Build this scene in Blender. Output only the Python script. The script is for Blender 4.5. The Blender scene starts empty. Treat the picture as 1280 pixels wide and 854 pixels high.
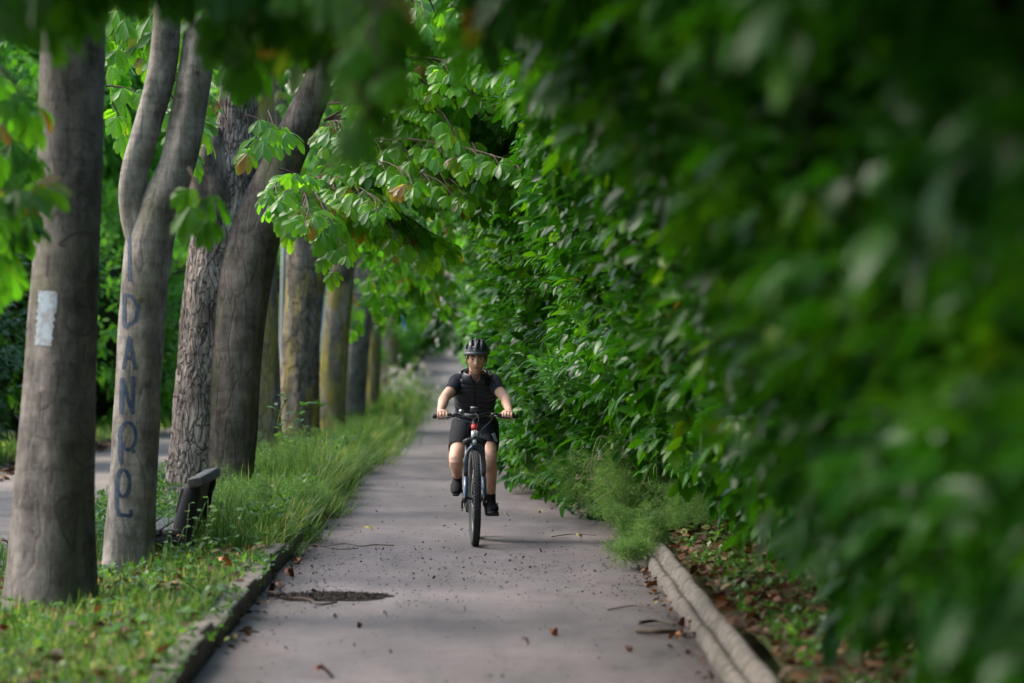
import bpy, math, random
import numpy as np
from mathutils import Vector, Matrix
from mathutils.bvhtree import BVHTree
R = np.random.default_rng(7)
random.seed(7)
rad = math.radians
S = bpy.context.scene
COL = S.collection
FPX = 4800.0; HZ = 1.75
# ------------------------------------------------------------------ terrain helpers
_GY = [-60, 0, 45, 56, 67, 80, 95, 108, 120, 150, 200, 250, 300, 700]
_GZ = [0, 0, 0, -.09, -.2, -.3, -.33, -.15, .06, .34, .72, 1.25, 1.7, 2.4]
_DY = [-60, 0, 62, 100, 120, 150, 200, 250, 300, 700]
_DX = [0, 0, 0, -.42, -.62, -.8, -.95, -1.1, -1.8, -14]
def gz(y): return np.interp(y, _GY, _GZ)
def dx(y): return np.interp(y, _DY, _DX)
def P(px, py, Y):
    return np.array([(px - 600) / FPX * Y, Y, HZ - (py - 400) / FPX * Y])
# ------------------------------------------------------------------ object helpers
def tag(o, label=None, cat=None, group=None, kind=None):
    if label: o['label'] = label
    if cat: o['category'] = cat
    if group: o['group'] = group
    if kind: o['kind'] = kind
    return o
def empty(name, loc, label, cat, group=None):
    o = bpy.data.objects.new(name, None); COL.objects.link(o); o.location = loc
    o.empty_display_size = .1
    return tag(o, label, cat, group)
def np_mesh(name, V, starts, totals, loops, mat, parent=None, attrs=None, smooth=True, origin=None):
    V = np.asarray(V, dtype=np.float32)
    if origin is not None: V = V - np.asarray(origin, dtype=np.float32)
    me = bpy.data.meshes.new(name)
    me.vertices.add(len(V)); me.vertices.foreach_set('co', V.ravel())
    me.loops.add(len(loops)); me.loops.foreach_set('vertex_index', np.asarray(loops, dtype=np.int32))
    me.polygons.add(len(starts))
    me.polygons.foreach_set('loop_start', np.asarray(starts, dtype=np.int32))
    me.polygons.foreach_set('loop_total', np.asarray(totals, dtype=np.int32))
    me.polygons.foreach_set('use_smooth', np.full(len(starts), smooth, dtype=bool))
    if attrs:
        for k, a in attrs.items():
            at = me.attributes.new(k, 'FLOAT', 'POINT'); at.data.foreach_set('value', np.asarray(a, dtype=np.float32))
    me.update(calc_edges=True); me.validate()
    me.materials.append(mat)
    o = bpy.data.objects.new(name, me); COL.objects.link(o)
    if origin is not None: o.location = origin
    if parent is not None:
        o.parent = parent
        if origin is not None: o.location = Vector(origin) - parent.location
    return o
class MB:
    def __init__(s): s.v = []; s.f = []; s.n = 0; s.mi = []
    def add(s, V, F, mi=0):
        V = [tuple(float(c) for c in p) for p in V]
        s.v += V; s.f += [tuple(i + s.n for i in f) for f in F]; s.mi += [mi] * len(F); s.n += len(V); return s
    def box(s, c, h, rot=None, mi=0):
        q = []
        for x in (-1, 1):
            for y in (-1, 1):
                for z in (-1, 1):
                    p = Vector((x * h[0], y * h[1], z * h[2]))
                    if rot is not None: p = rot @ p
                    q.append(p + Vector(c))
        return s.add(q, [(0, 1, 3, 2), (4, 6, 7, 5), (0, 4, 5, 1), (2, 3, 7, 6), (0, 2, 6, 4), (1, 5, 7, 3)], mi)
    def tube(s, pts, r, seg=10, cap=True, mi=0, flat=1.0, ref=None, sub=0):
        pts = [Vector(p) for p in pts]
        if not hasattr(r, '__len__'): r = [r] * len(pts)
        if sub:
            q = []; rr = []
            for i in range(len(pts) - 1):
                p0 = pts[max(i - 1, 0)]; p1 = pts[i]; p2 = pts[i + 1]; p3 = pts[min(i + 2, len(pts) - 1)]
                for k in range(sub):
                    t = k / sub
                    q.append(.5 * ((2 * p1) + (p2 - p0) * t + (2 * p0 - 5 * p1 + 4 * p2 - p3) * t * t + (3 * p1 - p0 - 3 * p2 + p3) * t ** 3))
                    a, b = r[i], r[i + 1]
                    if hasattr(a, '__len__'): rr.append(tuple(a[j] * (1 - t) + b[j] * t for j in range(2)))
                    else: rr.append(a * (1 - t) + b * t)
            q.append(pts[-1]); rr.append(r[-1]); pts = q; r = rr
        n = len(pts); V = []; u = None
        for i in range(n):
            t = (pts[min(i + 1, n - 1)] - pts[max(i - 1, 0)]).normalized()
            if u is None:
                a = Vector(ref) if ref is not None else (Vector((1, 0, 0)) if abs(t.x) < .9 else Vector((0, 0, 1)))
            else: a = u
            u = (a - t * a.dot(t)).normalized(); w = t.cross(u)
            ri = r[i] if hasattr(r[i], '__len__') else (r[i], r[i] * flat)
            for k in range(seg):
                an = 2 * math.pi * k / seg
                V.append(pts[i] + u * (math.cos(an) * ri[0]) + w * (math.sin(an) * ri[1]))
        F = [(i * seg + k, i * seg + (k + 1) % seg, (i + 1) * seg + (k + 1) % seg, (i + 1) * seg + k) for i in range(n - 1) for k in range(seg)]
        if cap: F += [tuple(range(seg))[::-1], tuple((n - 1) * seg + k for k in range(seg))]
        return s.add(V, F, mi)
    def ball(s, c, r, nu=16, nv=10, mi=0, rot=None):
        if not hasattr(r, '__len__'): r = (r, r, r)
        V = []
        for j in range(1, nv):
            th = math.pi * j / nv
            for i in range(nu):
                ph = 2 * math.pi * i / nu
                p = Vector((math.sin(th) * math.cos(ph) * r[0], math.sin(th) * math.sin(ph) * r[1], math.cos(th) * r[2]))
                if rot is not None: p = rot @ p
                V.append(p + Vector(c))
        a = Vector((0, 0, r[2])); b = Vector((0, 0, -r[2]))
        if rot is not None: a = rot @ a; b = rot @ b
        V += [a + Vector(c), b + Vector(c)]
        F = [(j * nu + i, (j + 1) * nu + i, (j + 1) * nu + (i + 1) % nu, j * nu + (i + 1) % nu) for j in range(nv - 2) for i in range(nu)]
        F += [(len(V) - 2, i, (i + 1) % nu) for i in range(nu)] + [(len(V) - 1, (nv - 2) * nu + (i + 1) % nu, (nv - 2) * nu + i) for i in range(nu)]
        return s.add(V, F, mi)
    def torus(s, c, R_, r, axis='x', n=48, m=10, flat=1.0, mi=0):
        V = []
        for i in range(n):
            a = 2 * math.pi * i / n
            for k in range(m):
                b = 2 * math.pi * k / m
                q = R_ + r * math.cos(b); t = r * flat * math.sin(b)
                V.append(Vector(c) + (Vector((t, q * math.cos(a), q * math.sin(a))) if axis == 'x' else Vector((q * math.cos(a), q * math.sin(a), t))))
        F = [(i * m + k, ((i + 1) % n) * m + k, ((i + 1) % n) * m + (k + 1) % m, i * m + (k + 1) % m) for i in range(n) for k in range(m)]
        return s.add(V, F, mi)
    def build(s, name, mat, parent=None, smooth=True, loc=None, raw=False):
        me = bpy.data.meshes.new(name)
        me.from_pydata(s.v, [], s.f); me.update()
        for m in (mat if isinstance(mat, (list, tuple)) else [mat]): me.materials.append(m)
        me.polygons.foreach_set('material_index', s.mi)
        me.polygons.foreach_set('use_smooth', [smooth] * len(s.f))
        o = bpy.data.objects.new(name, me); COL.objects.link(o)
        if parent is not None: o.parent = parent
        if loc is not None: o.location = loc
        return o
def auto_smooth(o, ang=40):
    me = o.data
    import bmesh
    bm = bmesh.new(); bm.from_mesh(me)
    for e in bm.edges:
        if len(e.link_faces) == 2 and e.calc_face_angle(0) > rad(ang): e.smooth = False
    bm.to_mesh(me); bm.free(); return o
def bevel(o, w=.005, seg=2):
    m = o.modifiers.new('b', 'BEVEL'); m.width = w; m.segments = seg; m.limit_method = 'ANGLE'; return o
# ------------------------------------------------------------------ materials
def mat(name, col=(.5, .5, .5), rough=.6, metal=0, spec=.5, **k):
    m = bpy.data.materials.new(name); m.use_nodes = True
    b = m.node_tree.nodes['Principled BSDF']
    b.inputs['Base Color'].default_value = (*col, 1); b.inputs['Roughness'].default_value = rough
    b.inputs['Metallic'].default_value = metal; b.inputs['Specular IOR Level'].default_value = spec
    for a, v in k.items(): b.inputs[a].default_value = v
    return m
class NT:
    def __init__(s, m): s.t = m.node_tree; s.b = s.t.nodes['Principled BSDF']; s.out = s.t.nodes['Material Output']
    def n(s, ty, **k):
        nd = s.t.nodes.new(ty)
        for a, v in k.items():
            if a.startswith('i_'):
                key = a[2:]; key = int(key) if key.isdigit() else key.replace('_', ' ')
                nd.inputs[key].default_value = v
            else: setattr(nd, a, v)
        return nd
    def l(s, a, b): s.t.links.new(a, b)
    def pos(s, scale=(1, 1, 1)):
        g = s.n('ShaderNodeNewGeometry'); mp = s.n('ShaderNodeMapping'); mp.inputs['Scale'].default_value = scale
        s.l(g.outputs['Position'], mp.inputs['Vector']); return mp.outputs[0]
    def noise(s, vec, scale, detail=4, rough=.6, dist=0):
        n = s.n('ShaderNodeTexNoise'); n.inputs['Scale'].default_value = scale; n.inputs['Detail'].default_value = detail
        n.inputs['Roughness'].default_value = rough; n.inputs['Distortion'].default_value = dist
        s.l(vec, n.inputs['Vector']); return n.outputs['Fac']
    def ramp(s, fac, stops):
        r = s.n('ShaderNodeValToRGB'); e = r.color_ramp.elements
        while len(e) < len(stops): e.new(.5)
        for i, (p, c) in enumerate(stops):
            e[i].position = p; e[i].color = (*c, 1) if hasattr(c, '__len__') else (c, c, c, 1)
        s.l(fac, r.inputs[0]); return r.outputs[0]
    def mix(s, fac, a, b, mode='MIX'):
        m = s.n('ShaderNodeMix', data_type='RGBA', blend_type=mode)
        if hasattr(fac, 'links'): s.l(fac, m.inputs[0])
        else: m.inputs[0].default_value = fac
        for x, i in ((a, 6), (b, 7)):
            if hasattr(x, 'links'): s.l(x, m.inputs[i])
            else: m.inputs[i].default_value = (*x, 1)
        return m.outputs[2]
    def math(s, op, a, b=None):
        m = s.n('ShaderNodeMath', operation=op)
        for x, i in ((a, 0), (b, 1)):
            if x is None: continue
            if hasattr(x, 'links'): s.l(x, m.inputs[i])
            else: m.inputs[i].default_value = x
        return m.outputs[0]
    def bump(s, h, strength=.5, dist=.01):
        b = s.n('ShaderNodeBump'); b.inputs['Strength'].default_value = strength; b.inputs['Distance'].default_value = dist
        s.l(h, b.inputs['Height']); s.l(b.outputs[0], s.b.inputs['Normal']); return b
def leaf_mat(name, stops, rough=.4, trans=.35, tcol=(.25, .5, .05), spec=.5, hue=None):
    m = mat(name, rough=rough, spec=spec); n = NT(m)
    a = n.n('ShaderNodeAttribute', attribute_name='rnd')
    c = n.ramp(a.outputs['Fac'], stops)
    ns = n.noise(n.pos(), 1.1, 2)
    c = n.mix(.55, c, n.ramp(ns, [(.35, (.55, .6, .55)), (.65, (1.35, 1.3, 1.1))]), 'MULTIPLY')
    n.l(c, n.b.inputs['Base Color'])
    t = n.n('ShaderNodeBsdfTranslucent')
    tc = n.mix(1.0, c, tcol, 'MULTIPLY'); n.l(tc, t.inputs[0])
    mx = n.n('ShaderNodeMixShader'); mx.inputs[0].default_value = trans
    n.l(n.b.outputs[0], mx.inputs[1]); n.l(t.outputs[0], mx.inputs[2]); n.l(mx.outputs[0], n.out.inputs[0])
    return m
M = {}
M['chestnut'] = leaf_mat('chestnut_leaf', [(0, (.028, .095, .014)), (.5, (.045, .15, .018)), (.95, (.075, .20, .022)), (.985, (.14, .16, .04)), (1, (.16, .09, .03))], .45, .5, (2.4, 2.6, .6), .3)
M['chestnut_lit'] = leaf_mat('chestnut_leaf_lit', [(0, (.05, .155, .022)), (.5, (.085, .235, .03)), (.93, (.14, .30, .035)), (.98, (.16, .18, .05)), (1, (.2, .11, .05))], .36, .55, (2.8, 2.8, .6), .5)  # chestnut leaf again, brightened so its colour carries the sunlight
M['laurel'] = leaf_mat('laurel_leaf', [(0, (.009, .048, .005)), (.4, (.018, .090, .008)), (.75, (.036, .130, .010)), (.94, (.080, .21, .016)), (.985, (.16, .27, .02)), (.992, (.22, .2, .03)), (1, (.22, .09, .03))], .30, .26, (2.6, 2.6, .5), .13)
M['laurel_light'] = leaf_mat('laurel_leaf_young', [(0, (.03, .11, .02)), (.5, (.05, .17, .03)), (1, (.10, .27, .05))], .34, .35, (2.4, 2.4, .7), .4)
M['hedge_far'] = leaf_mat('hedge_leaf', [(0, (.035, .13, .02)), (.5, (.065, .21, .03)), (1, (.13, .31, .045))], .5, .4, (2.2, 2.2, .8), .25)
M['bush_dark'] = leaf_mat('dark_bush_leaf', [(0, (.012, .05, .018)), (.6, (.02, .08, .025)), (1, (.04, .14, .035))], .35, .2, (2, 2, 1), .5)
M['grass'] = leaf_mat('grass_blade', [(0, (.035, .10, .022)), (.55, (.075, .175, .035)), (.82, (.15, .25, .06)), (1, (.40, .35, .18))], .5, .4, (1.8, 1.8, 1), .3)
M['fennel'] = leaf_mat('feathery_leaf', [(0, (.06, .15, .045)), (.6, (.11, .23, .065)), (1, (.25, .36, .12))], .5, .4, (1.7, 1.7, 1), .3)
M['weed'] = leaf_mat('weed_leaf', [(0, (.03, .09, .025)), (.6, (.06, .16, .035)), (1, (.13, .24, .05))], .45, .35, (2, 2, 1), .4)
M['litter'] = leaf_mat('dead_leaf', [(0, (.035, .018, .012)), (.4, (.075, .034, .02)), (.75, (.14, .062, .03)), (.95, (.24, .14, .07)), (1, (.12, .2, .04))], .7, .1, (1.5, 1, .6), .3)
M['flower'] = leaf_mat('pale_flower', [(0, (.55, .52, .45)), (1, (.75, .66, .68))], .6, .3, (1.2, 1.2, 1.2), .3)
M['stalk'] = mat('green_stalk', (.10, .17, .05), .6)
M['dry'] = mat('dry_stalk', (.38, .34, .20), .7)
M['twig'] = mat('twig_bark', (.07, .045, .03), .8)
def bark_mat(name, c0, c1, lich=0.0, crack=.6, green=.0, vs=9, lcol=(.33, .27, .04)):
    m = mat(name, rough=.85, spec=.25); n = NT(m)
    p = n.pos((1, 1, .32)); p1 = n.pos((1, 1, 1))
    nz = n.noise(p1, 6, 6, .65)
    vo = n.n('ShaderNodeTexVoronoi', feature='DISTANCE_TO_EDGE'); vo.inputs['Scale'].default_value = vs
    wv = n.n('ShaderNodeVectorMath', operation='ADD')
    nn = n.n('ShaderNodeTexNoise'); nn.inputs['Scale'].default_value = 7; n.l(p, nn.inputs['Vector'])
    sc = n.n('ShaderNodeVectorMath', operation='SCALE'); sc.inputs['Scale'].default_value = .22; n.l(nn.outputs['Color'], sc.inputs[0])
    n.l(p, wv.inputs[0]); n.l(sc.outputs[0], wv.inputs[1]); n.l(wv.outputs[0], vo.inputs['Vector'])
    cr = n.ramp(vo.outputs['Distance'], [(0, 0.), (.09, 1.)])
    c = n.mix(n.ramp(n.noise(n.pos((1, 1, .6)), 4.2, 8, .78), [(.38, 0.), (.6, 1.)]), c0, c1)
    c = n.mix(.5, c, n.ramp(nz, [(.3, .6), (.7, 1.25)]), 'MULTIPLY')
    # horizontal lenticel bands
    ph = n.noise(n.pos((1.2, 1.2, 9)), 2.2, 3, .6)
    c = n.mix(.45, c, n.ramp(ph, [(.3, .5), (.5, 1.), (.7, 1.15)]), 'MULTIPLY')
    v2 = n.n('ShaderNodeTexVoronoi', feature='F1'); v2.inputs['Scale'].default_value = 3.1; n.l(n.pos((1, 1, 1.5)), v2.inputs['Vector'])
    kn = n.math('ADD', v2.outputs['Distance'], n.math('MULTIPLY', n.math('SUBTRACT', nz, .5), .16))
    c = n.mix(.85, c, n.ramp(kn, [(.05, .35), (.11, 1.)]), 'MULTIPLY')
    vt = n.noise(n.pos((3.2, 3.2, .5)), 4.5, 5, .65)
    c = n.mix(.55, c, n.ramp(vt, [(.33, .5), (.5, 1.), (.7, 1.2)]), 'MULTIPLY')
    c = n.mix(crack, c, n.mix(cr, (.18, .16, .15), (1, 1, 1)), 'MULTIPLY')
    if green:
        g = n.ramp(n.noise(n.pos((1, 1, .5)), 3.0, 4), [(.5, 0.), (.68, green)])
        c = n.mix(g, c, (.10, .11, .04))
    if lich:
        g = n.ramp(n.noise(n.pos((1, 1, .35)), 4.2, 7, .72), [(.62 - lich * .14, 0.), (.72 - lich * .1, 1.)])
        c = n.mix(n.math('MULTIPLY', g, .8), c, lcol)
    n.l(c, n.b.inputs['Base Color'])
    h = n.math('ADD', n.math('MULTIPLY', cr, crack), n.math('MULTIPLY', nz, .7))
    h = n.math('ADD', h, n.math('MULTIPLY', ph, .25)); h = n.math('ADD', h, n.math('MULTIPLY', vt, .5))
    n.bump(h, .8, .018); return m
M['bark_smooth'] = bark_mat('smooth_grey_bark', (.065, .056, .050), (.20, .178, .162), 0, .16, .4, 5)
M['bark_pale'] = bark_mat('pale_smooth_bark', (.11, .096, .085), (.35, .315, .28), 0, .18, .55, 5)
M['bark_rough'] = bark_mat('plated_bark', (.10, .08, .068), (.36, .30, .26), 0, .9, .1, 17)
M['bark_brown'] = bark_mat('brown_bark', (.06, .048, .038), (.19, .158, .13), 0, .3, .5, 6)
M['bark_lichen'] = bark_mat('lichen_bark', (.12, .105, .085), (.27, .24, .20), 1.25, .5, .3, 8, (.30, .255, .035))
M['bark_lichen_low'] = bark_mat('spotted_lichen_bark', (.12, .105, .09), (.27, .235, .20), .75, .8, .2, 10, (.34, .27, .03))
SKY, SUN, EXPO = .15, 1.1, 1.85
# ------------------------------------------------------------------ leaf templates: (u along, v side, w normal)
def T_leaf(stn, wid, fold=.18, curl=-.12):
    V = [(0, 0, 0)]; F = []
    for u, w in zip(stn, wid):
        z = curl * u * u * 1.0
        V += [(u, -w, z + fold * w), (u, 0, z), (u, w, z + fold * w)]
    V.append((1, 0, curl))
    k = len(stn)
    F += [(0, 2, 1), (0, 3, 2)]
    for i in range(k - 1):
        a = 1 + 3 * i; b = a + 3
        F += [(a, a + 1, b + 1, b), (a + 1, a + 2, b + 2, b + 1)]
    a = 1 + 3 * (k - 1); e = len(V) - 1
    F += [(a, a + 1, e), (a + 1, a + 2, e)]
    return np.array(V, float), F
TL_LAUREL = T_leaf([.22, .5, .8], [.13, .185, .12], .35, -.16)
TL_OBOV = T_leaf([.25, .55, .78, .92], [.06, .15, .19, .11], .25, -.22)
TL_SIMPLE = T_leaf([.55], [.22], .3, -.12)
TL_LANCE = T_leaf([.3, .65], [.11, .1], .3, -.3)
TL_GRASS = (np.array([(0, -.5, 0), (0, .5, 0), (.4, -.42, .0), (.4, .42, .0), (.75, -.28, -.02), (.75, .28, -.02), (1, 0, -.06)], float), [(0, 1, 3, 2), (2, 3, 5, 4), (4, 5, 6)])
def nrm(a): return a / np.maximum(np.linalg.norm(a, axis=-1, keepdims=True), 1e-9)
def rdir(n): return nrm(R.normal(size=(n, 3)))
class Leaves:
    def __init__(s): s.V = []; s.st = []; s.to = []; s.lo = []; s.rn = []; s.nv = 0; s.nl = 0
    def add(s, tpl, pos, d, n, size, wid=1.0, rnd=None, bend=None):
        TV, TF = tpl; N = len(pos); k = len(TV)
        if N == 0: return s
        d = nrm(d); side = nrm(np.cross(n, d)); nn = np.cross(d, side)
        size = np.broadcast_to(np.asarray(size, float), (N,)); wid = np.broadcast_to(np.asarray(wid, float), (N,))
        V = (pos[:, None, :] + (d * size[:, None])[:, None, :] * TV[None, :, 0:1]
             + (side * (size * wid)[:, None])[:, None, :] * TV[None, :, 1:2] + (nn * size[:, None])[:, None, :] * TV[None, :, 2:3])
        if bend is not None:
            V[:, :, 2] -= (bend * size)[:, None] * TV[None, :, 0] ** 2
        s.V.append(V.reshape(-1, 3).astype(np.float32))
        lo = np.concatenate([np.array(f) for f in TF]); to = np.array([len(f) for f in TF]); st = np.concatenate([[0], np.cumsum(to)[:-1]])
        s.lo.append((lo[None] + (s.nv + np.arange(N) * k)[:, None]).ravel())
        s.to.append(np.tile(to, N)); s.st.append((st[None] + (s.nl + np.arange(N) * len(lo))[:, None]).ravel())
        s.nv += N * k; s.nl += N * len(lo)
        if rnd is None: rnd = R.random(N)
        s.rn.append(np.repeat(rnd, k)); return s
    def tube(s, pts, r0, r1, rnd=.5, seg=4):
        m = MB().tube(pts, list(np.linspace(r0, r1, len(pts))), seg, cap=False)
        s.V.append(np.array(m.v, np.float32)); lo = np.concatenate([np.array(f) for f in m.f]); to = np.array([len(f) for f in m.f])
        st = np.concatenate([[0], np.cumsum(to)[:-1]])
        s.lo.append(lo + s.nv); s.to.append(to); s.st.append(st + s.nl); s.nv += len(m.v); s.nl += len(lo); s.rn.append(np.full(len(m.v), rnd)); return s
    def build(s, name, m, parent=None, origin=(0, 0, 0)):
        return np_mesh(name, np.concatenate(s.V), np.concatenate(s.st), np.concatenate(s.to), np.concatenate(s.lo), m, parent, {'rnd': np.concatenate(s.rn)}, True, origin)
UP = np.array([0, 0, 1.])
def palmate(L, c, f, n, size, rnd=None, nl=6, tpl=TL_OBOV):
    """horse chestnut leaves: leaflets radiating from c, f forward direction, n blade normal"""
    N = len(c); f = nrm(f); s_ = nrm(np.cross(n, f)); n = np.cross(f, s_)
    if rnd is None: rnd = R.random(N)
    angs = np.linspace(-1.9, 1.9, nl)
    for a in angs:
        aj = a + R.normal(0, .08, N)
        d = f * np.cos(aj)[:, None] + s_ * np.sin(aj)[:, None] - n * (.28 + R.random(N) * .35)[:, None]
        sz = size * (1.0 - .42 * abs(a) / 1.9) * R.uniform(.88, 1.1, N)
        L.add(tpl, c, d, n + rdir(N) * .15, sz, 1.15, np.clip(rnd + R.normal(0, .05, N), 0, 1), bend=R.uniform(.0, .25, N))
def shoots(L, base, d, length, per, size, tpl=TL_LAUREL, rnd=None, up=.55, wid=1.0, spread=.9):
    """shoots with alternate leaves"""
    N = len(base); d = nrm(d)
    if rnd is None: rnd = R.random(N)
    a = nrm(np.cross(d, rdir(N))); b = np.cross(d, a); ph = R.random(N) * 6.28
    length = np.broadcast_to(length, (N,))
    for k in range(per):
        t = (k + .5) / per; an = ph + k * 2.4
        out = a * np.cos(an)[:, None] + b * np.sin(an)[:, None]
        ld = d * (.45 + .75 * t) + out * (spread * (1.1 - .55 * t)); ld[:, 2] -= .12
        nn = d * .5 + UP * up + rdir(N) * .3
        p = base + d * (length * t)[:, None]
        L.add(tpl, p, ld, nn, size * R.uniform(.7, 1.15, N), wid, np.clip(rnd * .7 + R.random(N) * .3 + .05 * (t - .5), 0, 1), bend=R.uniform(-.05, .25, N))
# ------------------------------------------------------------------ ground, path
def strip(name, xs, ys, zf, m, kind='structure', label=None, cat=None):
    """grid sheet: xs function(y)->list of x, zf(x,y)->z"""
    ys = np.asarray(ys); nx = len(xs(0)); V = []
    for y in ys:
        for x in xs(y): V.append((x, y, zf(x, y)))
    F = [(j * nx + i, j * nx + i + 1, (j + 1) * nx + i + 1, (j + 1) * nx + i) for j in range(len(ys) - 1) for i in range(nx - 1)]
    o = MB().add(V, F).build(name, m); tag(o, label, cat, kind=kind); return o
yy = np.concatenate([np.arange(-60, 0, 10), np.arange(0, 130, 1.0), np.arange(130, 320, 5), np.arange(320, 701, 40)])
mg = mat('soil_ground', rough=.95, spec=.1); n = NT(mg)
c = n.ramp(n.noise(n.pos(), 1.2, 6), [(.3, (.05, .04, .028)), (.55, (.06, .07, .025)), (.75, (.07, .11, .03))]); n.l(c, n.b.inputs['Base Color'])
n.bump(n.noise(n.pos(), 14, 6), .8, .03)
strip('ground', lambda y: [-260, -60, -20, -8, -4, 0, 4, 8, 20, 60, 260], yy, lambda x, y: gz(y) - .02 - (0.0 if abs(x) < 9 else 0), mg, label='dark soil and thin grass ground under the avenue', cat='ground')
# cycle path
mp = mat('path_asphalt', rough=.78, spec=.35); n = NT(mp)
p = n.pos()
big = n.noise(n.pos((1, .35, 1)), 1.1, 4, .6)
c = n.ramp(big, [(.3, (.118, .101, .104)), (.5, (.158, .135, .138)), (.7, (.205, .174, .177))])
fine = n.noise(p, 160, 3, .7); c = n.mix(.8, c, n.ramp(fine, [(.3, .62), (.7, 1.25)]), 'MULTIPLY'); mid_ = n.noise(p, 28, 5, .75); c = n.mix(.6, c, n.ramp(mid_, [(.35, .72), (.5, 1.), (.68, 1.15)]), 'MULTIPLY')
blo = n.noise(n.pos((1, .6, 1)), 5.5, 3, .5, 1.5); c = n.mix(.5, c, n.ramp(blo, [(.56, 1.), (.66, .62)]), 'MULTIPLY')
st = n.noise(n.pos((1, .22, 1)), 3.0, 6, .7)
c = n.mix(.7, c, n.ramp(st, [(.32, .62), (.5, 1.), (.7, 1.12)]), 'MULTIPLY')
# darker brown toward the edges, broken up by noise
g = n.n('ShaderNodeNewGeometry'); sx = n.n('ShaderNodeSeparateXYZ'); n.l(g.outputs['Position'], sx.inputs[0])
e = n.math('ABSOLUTE', n.math('ADD', sx.outputs[0], .095))
e = n.math('ADD', e, n.math('MULTIPLY', n.math('SUBTRACT', n.noise(n.pos((1, .5, 1)), 2.5, 5), .5), .55))
ed = n.ramp(e, [(.92, 0.), (1.0, 0.), ])
mr = n.n('ShaderNodeMapRange'); mr.inputs['From Min'].default_value = .85; mr.inputs['From Max'].default_value = 1.3; n.l(e, mr.inputs['Value'])
c = n.mix(n.math('MULTIPLY', mr.outputs[0], .75), c, (.045, .036, .028))
n.l(c, n.b.inputs['Base Color']); n.bump(n.math('ADD', fine, n.math('MULTIPLY', st, .6)), .35, .006)
n.l(n.ramp(st, [(.3, .62), (.7, .88)]), n.b.inputs['Roughness'])
XL, XR = -1.37, 1.18
strip('cycle_path', lambda y: [XL - .02 + dx(y) * 1, XL * .5 + dx(y), -.1 + dx(y), XR * .5 + dx(y), XR + .02 + dx(y)], yy, lambda x, y: gz(y) + .004, mp, label='smooth mauve grey asphalt cycle path between kerbs', cat='path')
# gravel promenade on the left
mgv = mat('gravel_path', rough=.9, spec=.2); n = NT(mgv)
c = n.ramp(n.noise(n.pos(), 60, 5, .75), [(.3, (.13, .108, .09)), (.6, (.29, .25, .22)), (.8, (.42, .375, .335))])
c = n.mix(.6, c, n.ramp(n.noise(n.pos(), 1.5, 5), [(.35, .6), (.6, 1.1)]), 'MULTIPLY')
n.l(c, n.b.inputs['Base Color']); n.bump(n.noise(n.pos(), 90, 4), .7, .012)
strip('gravel_promenade', lambda y: [-6.0, -5, -4, -3.35 + .12 * math.sin(y * .7)], yy[6:], lambda x, y: gz(y) - .006, mgv, label='pale grey gravel walk beyond the row of trunks', cat='path')
# verges
mv = mat('verge_soil', rough=.95, spec=.1); n = NT(mv)
c = n.ramp(n.noise(n.pos(), 3, 6), [(.35, (.035, .028, .018)), (.55, (.045, .055, .02)), (.7, (.05, .09, .02))]); n.l(c, n.b.inputs['Base Color']); n.bump(n.noise(n.pos(), 25, 6), 1, .03)
def verge_z(x, y):
    t = np.clip((-1.5 - (x - dx(y))) / 1.9, 0, 1)
    return gz(y) + .14 * (1 - t) ** 1.5 + .03 * math.sin(y * 1.7 + x * 3) * (1 - t) + (.0 if t < 1 else -.03)
vy = np.concatenate([np.arange(0, 60, .5), np.arange(60, 240, 3)])
strip('verge_left', lambda y: list(np.linspace(-3.5, -1.53, 9) + dx(y)), vy, verge_z, mv, label='raised earth verge the tree row grows from', cat='verge')
def rverge_z(x, y): 
    t = x - dx(y) - 1.42
    return gz(y) + .17 + .10 * t + .035 * math.sin(y * 1.3 + x * 2.1)
strip('verge_right', lambda y: list(np.linspace(1.36, 6.0, 14) + dx(y)), vy, rverge_z, mv, label='raised earth bank under the laurel hedge', cat='verge')
# kerbs
mk = mat('kerb_stone', rough=.85, spec=.3); n = NT(mk)
c = n.ramp(n.noise(n.pos(), 7, 6, .7), [(.3, (.08, .07, .058)), (.55, (.17, .15, .125)), (.75, (.36, .32, .28))])
mo = n.ramp(n.noise(n.pos((1, .5, 1)), 2.6, 5), [(.5, 0.), (.64, .85)]); c = n.mix(mo, c, (.035, .045, .016))
n.l(c, n.b.inputs['Base Color']); n.bump(n.noise(n.pos(), 45, 5), .8, .008)
mk2 = mat('ribbed_kerb_concrete', rough=.85, spec=.3); n = NT(mk2)
c = n.ramp(n.noise(n.pos(), 16, 7, .8), [(.36, (.07, .06, .052)), (.55, (.15, .132, .117)), (.75, (.27, .24, .212))])
mo = n.ramp(n.noise(n.pos((1, .4, 1)), 3.6, 6), [(.5, 0.), (.7, .7)]); c = n.mix(mo, c, (.035, .035, .018))
n.l(c, n.b.inputs['Base Color']); n.bump(n.noise(n.pos(), 70, 5), .7, .006)
def kerb_left():
    m = MB(); y = -2.0
    while y < 200:
        L_ = .9 if y < 70 else 6.0; a = R.normal(0, .012); h = .135 + R.normal(0, .012); yc = y + L_ / 2
        x0 = -1.475 + dx(yc) + R.normal(0, .012); z0 = gz(yc)
        rot = Matrix.Rotation(a, 3, 'Z') @ Matrix.Rotation(R.normal(0, .05), 3, 'Y')
        m.box((x0, yc, z0 + h / 2 - .03), (.075, L_ / 2 - .006, h / 2 + .03), rot); y += L_
    o = m.build('kerb_left', mk, smooth=False); bevel(o, .018, 2); tag(o, 'mossy old kerb stones beside the tree row', 'kerb', kind='structure')
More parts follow.
